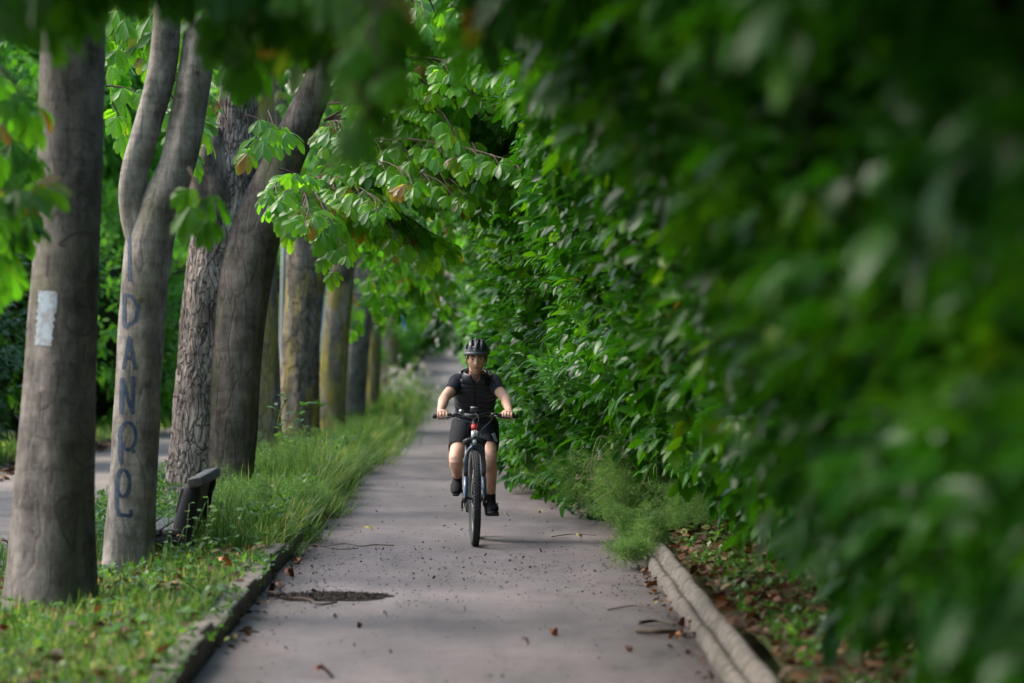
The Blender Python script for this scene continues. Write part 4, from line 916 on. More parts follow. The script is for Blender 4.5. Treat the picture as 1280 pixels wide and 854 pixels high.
# ------------------------------------------------------------------ bench
bx, by = -1.97, 26.75; e = empty('park_bench', (bx, by, -.04), 'low park bench end-on behind the lettered trunk, dark side frames and weathered backrest', 'bench')
mdk = mat('dark_bench_metal', (.012, .012, .013), .75); mpl = mat('weathered_bench_slab', (.30, .29, .28), .7); n = NT(mpl)
c = n.ramp(n.noise(n.pos((8, 1, 8)), 4, 5), [(.3, (.03, .028, .026)), (.7, (.10, .095, .09))]); n.l(c, n.b.inputs['Base Color'])
mpd = mat('dark_bench_wood', (.035, .028, .025), .6)
def side(y):
    b_ = MB()
    # curved back support, seat arm and splayed legs
    b_.tube([(.0, y, .68), (-.035, y, .60), (-.075, y, .45), (-.10, y, .32), (-.055, y, .18), (.05, y, -.05)], [(.03, .03), (.045, .062), (.045, .07), (.045, .07), (.035, .055), (.03, .045)], 12, ref=(0, 1, 0), sub=4)
    b_.tube([(-.09, y, .27), (-.25, y, .25), (-.5, y, .27), (-.57, y, .24)], [(.04, .055), (.04, .045), (.04, .035), (.03, .02)], 10, ref=(0, 1, 0), sub=3)
    b_.tube([(-.38, y, .24), (-.40, y, .12), (-.46, y, -.05)], [(.035, .045), (.03, .035), (.03, .045)], 10, ref=(0, 1, 0), sub=3)
    return b_
side(0).build('side_frame', mdk, e); side(1.55).build('side_frame', mdk, e)
pz = MB().box((-.005, .775, .66), (.055, .86, .035), Matrix.Rotation(-.2, 3, 'Y')).build('top_rail', mpl, e); bevel(pz, .012, 3)
pb = MB().box((-.055, .775, .50), (.018, .76, .13), Matrix.Rotation(.22, 3, 'Y')).build('backrest', mpl, e); bevel(pb, .006)
pb2 = MB().box((-.115, .80, .53), (.02, .82, .09), Matrix.Rotation(.22, 3, 'Y')).build('backrest', mpd, e); bevel(pb2, .008)
for xx in (-.18, -.31, -.44): s_ = MB().box((xx, .775, .315), (.056, .82, .02)).build('seat_slat', mpl, e); bevel(s_, .006)
s_ = MB().box((-.55, .775, .28), (.02, .82, .045)).build('seat_edge', mpd, e)
# ------------------------------------------------------------------ asphalt patch, sticks, fallen leaves
mpatch = mat('rough_patch', (.05, .045, .04), 1.0, spec=.05); n = NT(mpatch)
c = n.ramp(n.noise(n.pos(), 70, 4, .8), [(.45, (.010, .009, .008)), (.75, (.09, .08, .07))]); n.l(c, n.b.inputs['Base Color']); n.bump(n.noise(n.pos(), 80, 4), 1, .012)
cen = P(412, 747, 0); Yp = 1.75 * FPX / 347; xp = (414 - 600) / FPX * Yp; V = [(xp, Yp, .009)]
for k in range(40):
    a = k / 40 * 6.283; r_ = 1 + .06 * math.sin(5 * a) + .04 * math.sin(11 * a + 1); V.append((xp + .38 * r_ * math.cos(a), Yp + .42 * r_ * math.sin(a), .0075))
pt = MB().add(V, [(0, 1 + k, 1 + (k + 1) % 40) for k in range(40)]).build('asphalt_patch', mpatch); tag(pt, 'dark oval patch of rough coarse asphalt near the mossy kerb', 'patch', kind='structure')
def on_path(px, py, z=0): Y = (HZ - z) * FPX / (py - 400); return ((px - 600) / FPX * Y, Y, z)
def stick(label, pix, r, m=None):
    pts = [Vector(on_path(x, y)) + Vector((0, 0, .01 + r + abs(R.normal(0, .006)))) for x, y in pix]; o0 = pts[0].copy()
    o = MB().tube([p - o0 for p in pts], [r * (1 - .55 * i / (len(pts) - 1)) for i in range(len(pts))], 7, sub=4).build('fallen_stick', m or M['twig']); o.location = o0
    tag(o, label, 'stick')
stick('thin wavy twig lying across the path left of the wheel', [(492, 686), (470, 684), (450, 686), (430, 683), (405, 687)], .006)
stick('short forked twig on the asphalt in front of the rough patch', [(420, 758), (400, 760), (385, 755), (365, 752), (345, 753)], .008)
stick('fine twig crossing the kerb shadow by the fallen maple coloured leaf', [(448, 688), (425, 690), (400, 686)], .005)
stick('dark short branch piece beside the ribbed kerb, nearer of two', [(797, 795), (822, 797), (850, 796), (868, 800)], .018)
stick('dark broken branch beside the ribbed kerb, farther of two', [(800, 784), (820, 782), (845, 786)], .013)
stick('long thin twig reaching from the path to the ribbed kerb', [(760, 766), (790, 761), (815, 764)], .005)
stick('dry twig in front of the feathery weeds', [(690, 674), (715, 671), (745, 672)], .005)
stick('curved bare twig in the shade under the laurel', [(655, 600), (668, 606), (680, 622)], .012)
LF = []
tplV, tplF = T_leaf([.2, .45, .7, .88], [.2, .32, .26, .12], .35, -.12)
def fallen(label, px, py, size, col, rz, curl=1.0, onz=0, group=None):
    me = bpy.data.meshes.new('fallen_leaf'); V = tplV.copy(); V[:, 2] = V[:, 2] * curl + .18 * np.sin(V[:, 0] * 5) * curl + .15
    V -= np.array([.5, 0, 0]); me.from_pydata([tuple(v * size) for v in V], [], [tuple(f) for f in tplF]); me.polygons.foreach_set('use_smooth', [True] * len(tplF))
    me.materials.append(col); o = bpy.data.objects.new('fallen_leaf', me); COL.objects.link(o); o.location = on_path(px, py, onz); o.location.z += .008; o.rotation_euler = (R.normal(0, .15), R.normal(0, .15), rz)
    tag(o, label, 'fallen leaf', group)
c_red = mat('leaf_rust', (.22, .05, .02), .6); c_br = mat('leaf_brown', (.10, .045, .025), .7); c_yel = mat('leaf_yellow', (.42, .36, .05), .6); c_or = mat('leaf_orange', (.42, .17, .05), .6); c_gr = mat('leaf_silver', (.42, .42, .38), .6)
G1 = 'dead leaves lying on the path'
for a in [('rust red leaf curled on the asphalt at the bottom, left of centre', 408, 848, .11, c_red, .3, 2), ('small crimson brown leaf on the right half of the path, below the debris', 692, 796, .075, c_red, 1.2, 1.8),
          ('dark brown leaf on the path between the patch and the rust red one', 450, 786, .055, c_br, 2, 2), ('brown leaf near the middle of the path', 657, 806, .06, c_br, .5, 1.6),
          ('yellow green leaf flat on the path left of the wheel', 462, 664, .10, c_yel, .1, .6), ('silvery curled leaf on the asphalt right of the rough patch', 481, 772, .06, c_gr, .4, 1.6),
          ('pale leaf left of the silvery one', 418, 773, .05, c_gr, .9, 1), ('rust leaf against the left kerb foot at the pale stones', 362, 722, .1, c_red, .8, 2), ('brown curled leaf just in front of the rust leaf by the kerb', 342, 742, .1, c_br, 2.5, 2),
          ('orange leaf tucked under the pale kerb stones', 372, 706, .09, c_or, 1.8, 1.5), ('rust leaf in the pile at the ribbed kerb foot', 866, 790, .1, c_red, .2, 1.8), ('brown leaf topping the pile at the ribbed kerb foot', 850, 784, .09, c_br, 1.1, 2),
          ('orange brown leaf beside the dark branch piece', 842, 800, .09, c_or, 2.2, 1.5), ('red brown leaf lying alone nearer the bottom right of the path', 786, 816, .06, c_red, 1.4, 1.4), ('dull leaf at the lower right path edge', 836, 812, .06, c_br, .6, 1),
          ('yellow leaf speck in the shade right of the shoe', 634, 646, .06, c_yel, .3, 1), ('second yellow leaf speck near the laurel base', 676, 642, .06, c_yel, 2, 1), ('tiny green leaf near the dry twig', 724, 672, .07, c_yel, .9, 1)]:
    fallen(*a, group=G1)
fallen('orange leaf resting on the grass in front of the bench', 282, 706, .11, c_or, .9, 1.2, .22); fallen('small orange leaf on the weeds under the bench', 226, 674, .06, c_or, .4, 1.2, .25)
fallen('rust leaf lying on the gravel left of the first trunk', 8, 684, .12, c_red, .4, 1.4)
# ------------------------------------------------------------------ bicycle
BX, BY = -.04, 29.6
bk = empty('bicycle', (BX, BY, .006), 'dark mountain bike with white and red frame nose ridden straight at the viewer', 'bicycle')
def C3(name, col, r=.45, me_=0, **k): return mat(name, col, r, me_, **k)
m_tyre = C3('tyre_rubber', (.022, .022, .024), .75); m_blk = C3('black_metal', (.012, .012, .014), .35); m_gry = C3('fork_grey', (.10, .13, .18), .3, .5); m_sil = C3('silver', (.5, .5, .52), .25, .9)
m_fr = C3('frame_paint', (.02, .022, .028), .3); m_wh = C3('frame_white', (.7, .7, .7), .35); m_rd = C3('frame_red', (.55, .03, .03), .35); m_rub = C3('grip_rubber', (.02, .016, .014), .8); m_gls = C3('lens', (.5, .52, .55), .1)
def wheel(y, steer, disc_side=1):
    w = MB().torus((0, 0, 0), .340, .029, n=80, m=14)
    for i in range(84):
        a = i / 84 * 2 * math.pi
        for j, off in enumerate((-.021, -.007, .007, .021)):
            aa = a + (.037 if j % 2 else 0); rr_ = .369 - abs(off) * .28
            w.box((off, rr_ * math.cos(aa), rr_ * math.sin(aa)), (.0052, .0075, .003), Matrix.Rotation(aa - math.pi / 2, 3, 'X'))
    ty = w.build('wheel', m_tyre, bk); ty.location = (0, y, .371); ty.rotation_euler = (0, 0, steer)
    rm = MB().torus((0, 0, 0), .308, .014, n=64, m=8, flat=.9).build('rim', m_blk, ty)
    sp = MB()
    for i in range(32):
        a = i / 32 * 2 * math.pi; sx_ = .028 if i % 2 else -.028; b_ = a + (.35 if (i // 2) % 2 else -.35)
        sp.tube([(sx_, .024 * math.cos(b_), .024 * math.sin(b_)), (0, .30 * math.cos(a), .30 * math.sin(a))], .0011, 4, cap=False)
    sp.build('spokes', m_sil, ty)
    MB().tube([(-.05, 0, 0), (-.03, 0, 0), (-.028, 0, 0), (.028, 0, 0), (.03, 0, 0), (.05, 0, 0)], [.012, .014, .028, .028, .014, .012], 16).build('hub', m_blk, ty)
    MB().torus((.045 * disc_side, 0, 0), .078, .009, n=40, m=4, flat=.1).build('brake_disc', m_sil, ty)
    return ty
wheel(0, rad(3.5)); wheel(1.14, 0)
ax = Vector((0, -.39, .92)).normalized() # steering axis direction upward/back
ax = Vector((0, .39, .92)).normalized()
# fork
fk = MB()
for s in (-1, 1):
    fk.tube([(s * .071, -.012, .345), (s * .071, .0, .40), (s * .069, .045, .53)], [.014, .019, .021], 12)
fk.tube([(-.070, .055, .56), (-.066, .022, .66), (-.045, -.003, .742), (0, -.012, .768), (.045, -.003, .742), (.066, .022, .66), (.070, .055, .56)], [.017, .018, .015, .013, .015, .018, .017], 10, sub=4)
f1 = fk.build('fork', m_gry, bk)
st_ = MB()
for s in (-1, 1): st_.tube([(s * .068, .045, .52), (s * .062, .135, .785)], .0165, 12)
st_.build('fork_stanchion', m_blk, f1)
MB().tube([(-.085, .135, .79), (-.05, .14, .805), (0, .142, .81), (.05, .14, .805), (.085, .135, .79)], [.024, .027, .032, .027, .024], 12, flat=.8).build('fork_crown', m_blk, f1)
MB().tube([(-.1, 0, .37), (.1, 0, .37)], .010, 10).build('front_axle', m_blk, f1)
for s in (-1, 1): MB().ball((s * .074, -.005, .365), (.02, .026, .03), 12, 8).build('dropout', m_blk, f1)
cb = MB().box((.072, .035, .44), (.014, .02, .034)).build('brake_caliper', m_blk, f1); bevel(cb, .006)
# mudguard flap, headlight, number plate style mount
MB().tube([(0, -.03, .775), (0, .06, .79), (0, .16, .775)], [(.03, .004), (.038, .004), (.036, .004)], 10, ref=(1, 0, 0), sub=3).build('mudguard', m_blk, bk)
hl = MB().tube([(0, .06, .80), (0, .03, .80), (0, .025, .80)], [.02, .024, .022], 20).build('headlight', m_blk, bk); MB().tube([(0, .026, .80), (0, .020, .80)], [.019, .016], 20).build('lens', m_gls, hl)
# frame
hb_, ht_ = Vector((0, .15, .825)), Vector((0, .205, .95)); bb = Vector((0, .74, .30)); stp = Vector((0, .87, .72)); ra = Vector((0, 1.14, .371))
fr = MB(); fr.tube([hb_, ht_], .026, 16); fr.tube([hb_ + Vector((0, .02, -.0)), hb_.lerp(bb, .45), bb], [(.036, .04), (.04, .05), (.045, .05)], 14, ref=(1, 0, 0)); fr.tube([ht_ - Vector((0, -.01, .03)), stp - Vector((0, 0, .04))], [.024, .018], 12); fr.tube([bb, stp], .019, 12)
for s in (-1, 1): fr.tube([stp - Vector((0, 0, .05)), ra + Vector((s * .07, 0, 0))], .010, 8); fr.tube([bb + Vector((s * .04, 0, 0)), ra + Vector((s * .07, 0, 0))], .012, 8)
fb = fr.build('frame', m_fr, bk)
MB().tube([hb_ + Vector((0, -.002, .0)), hb_.lerp(ht_, .42)], .0285, 18).build('head_badge_band', m_wh, fb)
MB().tube([hb_.lerp(ht_, .42), hb_.lerp(ht_, .85)], .0285, 18).build('head_tube_band', m_rd, fb)
lt = MB(); lt.box((-.006, .124, .835), (.003, .003, .014)); lt.box((.004, .124, .842), (.008, .003, .003)); lt.box((.008, .124, .832), (.003, .003, .010)); lt.build('head_emblem', m_blk, fb)
MB().tube([stp - Vector((0, 0, .05)), Vector((0, .905, .85))], .0155, 12).build('seat_post', m_blk, bk)
sa = MB().tube([(0, .80, .868), (0, .86, .872), (0, .94, .875), (0, 1.03, .885), (0, 1.07, .88)], [(.018, .014), (.026, .02), (.055, .025), (.075, .026), (.05, .018)], 16, ref=(1, 0, 0), sub=4).build('saddle', m_blk, bk)
# cockpit
MB().tube([ht_, ht_ + Vector((0, .016, .035)), ht_ + Vector((0, -.03, .055))], [.02, .02, .018], 12).build('stem', m_blk, bk)
HB = [(-.315, .285, .995), (-.2, .262, 1.003), (-.11, .235, 1.012), (-.05, .19, 1.003), (0, .175, 1.0), (.05, .19, 1.003), (.11, .235, 1.012), (.2, .262, 1.003), (.315, .285, .995)]
hbar = MB().tube(HB, [.011, .011, .013, .015, .0158, .015, .013, .011, .011], 12, sub=4).build('handlebar', m_blk, bk)
for s in (-1, 1):
    MB().tube([(s * .185, .259, 1.0035), (s * .20, .262, 1.003), (s * .30, .282, .996), (s * .318, .286, .995)], [.018, .0165, .0185, .021], 14).build('grip', m_rub, hbar)
    MB().ball((s * .322, .287, .995), (.01, .02, .02) if s < 0 else (.016, .027, .026), 12, 8).build('bar_end', m_blk, hbar)
    b1_ = MB().tube([(s * .150, .225, 1.0), (s * .172, .175, .995), (s * .235, .185, .985), (s * .275, .20, .98)], [.009, .007, .0055, .006], 8, sub=4).build('brake_lever', m_blk, hbar)
    MB().ball((s * .15, .235, 1.008), (.03, .018, .016), 12, 8).build('brake_clamp', m_blk, hbar)
    sh = MB().box((s * .125, .225, .992), (.018, .014, .012)).build('shifter', m_blk, hbar); bevel(sh, .005)
bl = MB().ball((-.105, .225, 1.035), (.02, .02, .016), 14, 8).build('bell', m_sil, hbar)
ds = MB().box((0, .17, 1.045), (.034, .008, .022), Matrix.Rotation(-.5, 3, 'X')).build('display', m_blk, hbar); bevel(ds, .005); MB().box((0, .163, 1.066), (.034, .004, .004)).build('display_edge', m_sil, ds)
for i, pts in enumerate([[(-.13, .20, 1.0), (-.12, .11, .975), (-.05, .07, .93), (.0, .12, .87), (.02, .16, .82)], [(.13, .20, 1.0), (.13, .11, .97), (.06, .06, .90), (.03, .10, .84), (.075, .08, .72), (.075, .03, .5)],
                         [(-.12, .2, .99), (-.06, .10, 1.0), (.03, .08, .95), (.06, .12, .86), (.03, .19, .80)], [(.12, .2, .99), (.05, .09, 1.01), (-.03, .07, .95), (-.055, .11, .87), (-.03, .18, .80)], [(0, .165, 1.03), (.03, .10, .98), (.015, .08, .91), (-.01, .12, .85)]]):
    MB().tube(pts, .0028, 6, sub=6).build('cable', m_blk, bk)
# drivetrain
ck = MB().torus((-.055, .74, .30), .075, .006, n=40, m=6, flat=.5); ck.tube([(-.075, .74, .30), (-.085, .74, .30)], .03, 14); ck.tube([(.06, .74, .30), (.075, .74, .30)], .028, 14)
crk = ck.build('chainring', m_blk, bk)
PL, PR = Vector((-.14, .865, .385)), Vector((.14, .615, .215))
MB().tube([(-.08, .74, .30), (-.088, .865, .385)], [.014, .011], 10, flat=.6).build('crank_arm', m_blk, bk); MB().tube([(.08, .74, .30), (.088, .615, .215)], [.014, .011], 10, flat=.6).build('crank_arm', m_blk, bk)
for c_, s in ((PL, -1), (PR, 1)):
    pd = MB().box(c_, (.05, .045, .009)); pd.tube([c_ - Vector((s * .06, 0, 0)), c_ + Vector((s * .05, 0, 0))], .008, 8)
    for q in (-1, 1): pd.box(c_ + Vector((0, q * .045, 0)), (.05, .005, .013))
    pd.build('pedal', m_blk, bk, smooth=False)
chn = MB().torus((-.055, 1.14, .371), .045, .006, n=30, m=6); chn.tube([(-.055, .74, .375), (-.055, 1.14, .416)], .005, 6); chn.tube([(-.055, .74, .225), (-.055, 1.10, .30)], .005, 6); chn.tube([(-.06, 1.14, .33), (-.062, 1.12, .25), (-.06, 1.13, .21)], .015, 8); chn.build('chain', m_blk, bk)
for s in (-1,): MB().tube([(-.098, .0, .355), (-.098, .02, .29)], .008, 8).build('front_skewer', m_blk, bk)
# ------------------------------------------------------------------ cyclist
m_skin = mat('skin', (.56, .345, .26), .5, spec=.35); n = NT(m_skin)
c = n.mix(n.ramp(n.noise(n.pos(), 14, 4), [(.35, 0.), (.7, .5)]), (.70, .42, .30), (.60, .31, .21)); n.l(c, n.b.inputs['Base Color'])
n.b.inputs['Subsurface Weight'].default_value = .12; n.b.inputs['Subsurface Radius'].default_value = (.01, .004, .002)
m_lip = mat('lip', (.42, .19, .16), .45); m_brow = mat('hair_dark', (.035, .022, .016), .7)
O = Vector((BX, BY, .006))
def headmesh(c, tilt=0):
    nu, nv = 96, 72; V = []
    for j in range(nv + 1):
        th = math.pi * j / nv
        for i in range(nu):
            ph = 2 * math.pi * i / nu; ux, uy, uz = math.sin(th) * math.cos(ph), math.sin(th) * math.sin(ph), math.cos(th)
            x, y, z = ux * .074, uy * .096, uz * .118
            if uz < 0:
                s = -uz; x *= 1 - .34 * s ** 1.6
                if uy > 0: y *= 1 - .45 * s
                else: y *= 1 - .06 * s; z *= 1.0
            if uy < 0:
                y = -abs(y) ** 1.0
                y = -(.096 * (abs(uy) ** .8)) * (1 - .10 * max(0, -uz) ** 2)
                g = lambda cx, cz, sx, sz: math.exp(-((x - cx) / sx) ** 2 - ((z - cz) / sz) ** 2)
                f = 0
                t = (z + .002) / -.045
                if -.4 < t < 1.35: f += .027 * math.exp(-(x / (.008 + .006 * max(0, min(t, 1)))) ** 2) * max(0, min(1, (t + .4) / 1.3)) * (1 if t < 1.0 else max(0, 1 - (t - 1) / .3))
                f += .010 * (g(.012, -.043, .006, .006) + g(-.012, -.043, .006, .006))
                f -= .011 * (g(.030, -.006, .015, .010) + g(-.030, -.006, .015, .010))
                f += .006 * (g(.028, .014, .020, .007) + g(-.028, .014, .020, .007))
                f += .006 * (g(0, -.069, .020, .0045) + g(0, -.079, .016, .005)) - .004 * g(0, -.074, .022, .002)
                f += .007 * g(0, -.104, .018, .014) + .005 * (g(.045, -.022, .016, .014) + g(-.045, -.022, .016, .014)) - .003 * g(0, -.09, .02, .004)
                y -= f
            V.append(Vector((x, y, z)))
    F = [(j * nu + i, (j + 1) * nu + i, (j + 1) * nu + (i + 1) % nu, j * nu + (i + 1) % nu) for j in range(nv) for i in range(nu)]
    M4 = Matrix.Rotation(tilt, 3, 'X')
    return [M4 @ v + Vector(c) for v in V], F
HC = Vector((.012, .58, 1.446)); HT_ = .06
body = MB(); V, F = headmesh(HC, HT_); body.add(V, F)
HR = Matrix.Rotation(HT_, 3, 'X')
def hp(x, y, z): return HR @ Vector((x, y, z)) + HC
for s in (-1, 1):
    body.ball(hp(s * .076, .012, -.012), (.010, .018, .030), 14, 10, rot=Matrix.Rotation(s * .35, 3, 'Z')); body.tube([hp(s * .068, .01, -.012), hp(s * .078, .012, -.012)], .014, 10)
body.tube([(.0, .73, 1.25), (.003, .675, 1.31), (.008, .63, 1.36), (.012, .60, 1.42)], [.055, .052, .053, .052], 20, sub=3)
# torso
body.tube([(0, .99, .86), (0, .985, .93), (0, .93, 1.03), (0, .85, 1.13), (0, .77, 1.22), (0, .725, 1.28), (0, .70, 1.315)], [(.14, .12), (.145, .12), (.13, .10), (.138, .105), (.14, .095), (.11, .07), (.055, .045)], 32, ref=(1, 0, 0), sub=5)
ARM = {}
for s in (-1, 1):
    sh = Vector((s * .138, .725, 1.255)); el = Vector((s * .240, .545, 1.125)); wr = Vector((s * .268, .345, 1.035))
    ARM[s] = (sh, el, wr)
    body.tube([Vector((s * .09, .74, 1.265)), sh, sh.lerp(el, .45), el, el.lerp(wr, .3), el.lerp(wr, .7), wr, wr + Vector((-s * .006, -.028, -.006))], [.06, .056, .047, .040, .042, .033, .026, .027], 20, ref=(1, 0, 0), sub=4)
    # palm resting on the grip
    body.tube([wr, wr + Vector((-s * .008, -.03, -.004)), Vector((s * .253, .285, 1.028)), Vector((s * .252, .262, 1.022))], [(.024, .020), (.034, .018), (.042, .017), (.041, .013)], 18, ref=(1, 0, 0), sub=3)
    for k, (o_, ln, rr_) in enumerate([(-.034, .92, .0088), (-.011, 1.0, .0092), (.012, .96, .009), (.034, .82, .0078)]):
        x = s * .252 + s * o_ ; yb, zb_ = .262 + abs(o_ - .0) * .2, 1.022; bx_, bz = .278, .998
        pts = [(x, yb + .012, zb_), (x, yb - .008 * ln, zb_ - .003), (x, bx_ - .034, 1.004), (x, bx_ - .032 + .004 * (1 - ln), .984), (x, bx_ - .012, .974), (x, bx_ + .004 * ln, .977)]
        body.tube(pts, [rr_ * 1.08, rr_ * 1.1, rr_ * 1.03, rr_, rr_ * .95, rr_ * .75], 10, sub=3, ref=(1, 0, 0))
    body.tube([(s * .222, .31, 1.018), (s * .205, .29, 1.010), (s * .196, .268, .993), (s * .198, .250, .981)], [.013, .012, .0105, .008], 12, sub=3)
KN = {-1: Vector((-.148, .60, .655)), 1: Vector((.118, .60, .662))}; AN = {-1: Vector((-.138, .955, .475)), 1: Vector((.128, .715, .305))}
for s in (-1, 1):
    hip = Vector((s * .085, .97, .91)); k = KN[s]; a = AN[s]
    body.tube([hip, hip.lerp(k, .35), hip.lerp(k, .75), k + Vector((0, .02, .012)), k + Vector((0, -.002, -.035)), k.lerp(a, .3) + Vector((0, .03, 0)), k.lerp(a, .62) + Vector((0, .018, 0)), a, a + Vector((0, .0, -.03))],
              [.092, .085, .066, .057, .052, .058, .043, .032, .034], 22, ref=(1, 0, 0), sub=4)
    body.ball(k + Vector((0, -.012, -.002)), (.038, .036, .044), 16, 12)
tmp = body.build('person', m_skin)
rm_ = tmp.modifiers.new('r', 'REMESH'); rm_.mode = 'VOXEL'; rm_.voxel_size = .0036; rm_.use_smooth_shade = True
smd = tmp.modifiers.new('s', 'SMOOTH'); smd.iterations = 2; smd.factor = .4
dg = bpy.context.evaluated_depsgraph_get(); me = bpy.data.meshes.new_from_object(tmp.evaluated_get(dg)); tmp.modifiers.clear(); tmp.data = me
me.materials.clear(); me.materials.append(m_skin); me.materials.append(m_lip)
co = np.empty(len(me.vertices) * 3); me.vertices.foreach_get('co', co); co = co.reshape(-1, 3)
pc = np.empty(len(me.polygons) * 3); me.polygons.foreach_get('center', pc); pc = pc.reshape(-1, 3)
hm_ = np.array(HR.transposed()); q = (pc - np.array(HC)) @ np.array(HR)
lip = (q[:, 1] < -.07) & ((q[:, 0] / .022) ** 2 + ((q[:, 2] + .0745) / .0085) ** 2 < 1)
me.polygons.foreach_set('material_index', lip.astype(np.int32)); me.polygons.foreach_set('use_smooth', np.ones(len(me.polygons), bool))
pr = tmp; pr.location = O; tag(pr, 'young cyclist in black helmet, quilted navy vest and shorts, gripping the handlebar with both hands', 'person')
def ch(mb_, name, m, **k): return mb_.build(name, m, pr, **k)
# eyes, brows, hair
m_eye = mat('eye_white', (.6, .56, .52), .2); m_iris = mat('eye_iris', (.05, .03, .02), .1)
for s in (-1, 1):
    ey = ch(MB().ball(hp(s * .030, -.0775, -.008), (.0125, .0125, .0085), 16, 12), 'eye', m_eye); MB().ball(hp(s * .030, -.0885, -.008), (.0058, .0032, .0058), 12, 8).build('iris', m_iris, ey)
    ch(MB().tube([hp(s * .016, -.0875, -.001), hp(s * .030, -.0915, .0025), hp(s * .044, -.083, -.004)], [.0018, .0025, .0015], 6, sub=3), 'eyelid', m_lip)
    ch(MB().tube([hp(s * .012, -.096, .011), hp(s * .028, -.095, .018), hp(s * .046, -.082, .012)], [(.0045, .0035), (.005, .0035), (.003, .002)], 8, sub=3), 'eyebrow', m_brow)
hr = MB(); rs = random.Random(5)
for i in range(170):
    a = rs.uniform(-1.15, 1.15); x0 = .073 * math.sin(a); y0 = -.094 * math.cos(a) ** .8 if math.cos(a) > 0 else 0
    z0 = .062; z1 = .030 - .010 * abs(math.sin(a)) + rs.gauss(0, .004) - (.03 if abs(a) > 1.0 else 0)
    hr.tube([hp(x0 * .98, y0 * .9, z0), hp(x0 * 1.02, y0 * 1.03 - .002, (z0 + z1) / 2), hp(x0 * 1.02 + rs.gauss(0, .005), y0 * 1.02 - .003, z1)], [.003, .003, .0012], 5)
ch(hr, 'hair', m_brow)
# helmet
m_hel = mat('helmet_shell', (.03, .033, .04), .35, spec=.5); m_hin = mat('helmet_liner', (.008, .008, .009), .9); m_hgr = mat('helmet_grey_trim', (.07, .075, .085), .4)
hc = lambda x, y, z: hp(x, y + .010, z + .043)
def dome(rx, ry, rz, zmin, holes, nu=120, nv=40):
    mb_ = MB(); V = []
    for j in range(nv + 1):
        v = j / nv; th = v * (math.pi / 2 + .12)
        for i in range(nu):
            ph = 2 * math.pi * i / nu; sx_, sy_ = math.sin(th) * math.cos(ph), math.sin(th) * math.sin(ph); x, y, z = rx * sx_, ry * sy_, rz * math.cos(th)
            rid = 1 + .035 * math.cos(sx_ * 12.5) * (1 if z > .02 else .2)
            brim = -.012 * max(0, -sy_) * (v > .8) * (v - .8) / .2
            V.append(hc(x * rid, y * (rid) + brim, z * rid - (.010 * sy_ * v)))
    F = []
    for j in range(nv):
        for i in range(nu):
            ph = 2 * math.pi * (i + .5) / nu; th = (j + .5) / nv * (math.pi / 2 + .12); sx_, sy_, cz = math.sin(th) * math.cos(ph), math.sin(th) * math.sin(ph), math.cos(th)
            if holes:
                band = math.cos(sx_ * 12.5); w = abs(sx_)
                if band < -.25 and ((-.86 < sy_ < -.18) or (.05 < sy_ < .8)) and .22 < cz < .95: continue
                if band > .72 and w < .1 and (-.75 < sy_ < -.35) : continue
            F.append((j * nu + i, (j + 1) * nu + i, (j + 1) * nu + (i + 1) % nu, j * nu + (i + 1) % nu))
    return mb_.add(V, F)
he = ch(dome(.099, .128, .112, 0, True), 'helmet', m_hel); so = he.modifiers.new('s', 'SOLIDIFY'); so.thickness = .013; so.offset = -1
dome(.086, .114, .096, 0, False, 48, 16).build('liner', m_hin, he)
vb = MB(); pts = [(.101 * math.cos(a), .134 * math.sin(a) - .004, -.012 - .010 * math.sin(a)) for a in np.linspace(math.pi, 2 * math.pi, 15)]
vb.tube([hc(*p) for p in pts], [(.013, .006)] * 15, 10, ref=(0, 0, 1)); vb.build('helmet_brim', m_hgr, he)
for s in (-1, 1):
    MB().tube([hc(s * .088, -.02, -.015), hp(s * .077, -.025, -.03), hp(s * .062, -.052, -.09), hp(s * .02, -.062, -.128), hp(0, -.062, -.131)], [(.0025, .007)] * 5, 8, sub=3).build('chin_strap', m_hin, he)
    MB().tube([hc(s * .088, .05, -.015), hp(s * .074, .0, -.055), hp(s * .070, -.035, -.072)], [(.0025, .006)] * 3, 8, sub=3).build('chin_strap', m_hin, he)
MB().ball(hp(.05, -.055, -.118), (.010, .007, .007), 10, 8).build('strap_buckle', mat('buckle_red', (.4, .05, .05), .5), he)
# clothes
m_vest = mat('quilted_nylon', (.018, .021, .033), .42, spec=.5); n = NT(m_vest); n.bump(n.noise(n.pos(), 40, 4, .6), .5, .006)
m_tee = mat('navy_jersey', (.022, .024, .034), .9, spec=.2); n = NT(m_tee); n.bump(n.noise(n.pos(), 60, 4), .4, .004)
m_sho = mat('black_shorts', (.016, .017, .022), .85, spec=.2); n = NT(m_sho); n.bump(n.noise(n.pos(), 22, 4), .5, .008)
m_shoe = mat('black_shoe', (.008, .008, .010), .8, spec=.25); m_sole = mat('shoe_sole', (.03, .03, .032), .7); m_lace = mat('lace_grey', (.4, .4, .42), .7); m_sock = mat('black_sock', (.010, .010, .011), .9)
def lerp_path(P_, t):
    L_ = len(P_) - 1; f = min(t * L_, L_ - 1e-6); i = int(f); return [P_[i][k] * (1 - (f - i)) + P_[i + 1][k] * (f - i) for k in range(len(P_[0]))]
TP = [(.99, .885, .155, .13), (.975, .95, .150, .13), (.93, 1.03, .140, .115), (.85, 1.13, .150, .118), (.785, 1.21, .160, .118), (.735, 1.27, .150, .100), (.70, 1.312, .105, .078)]
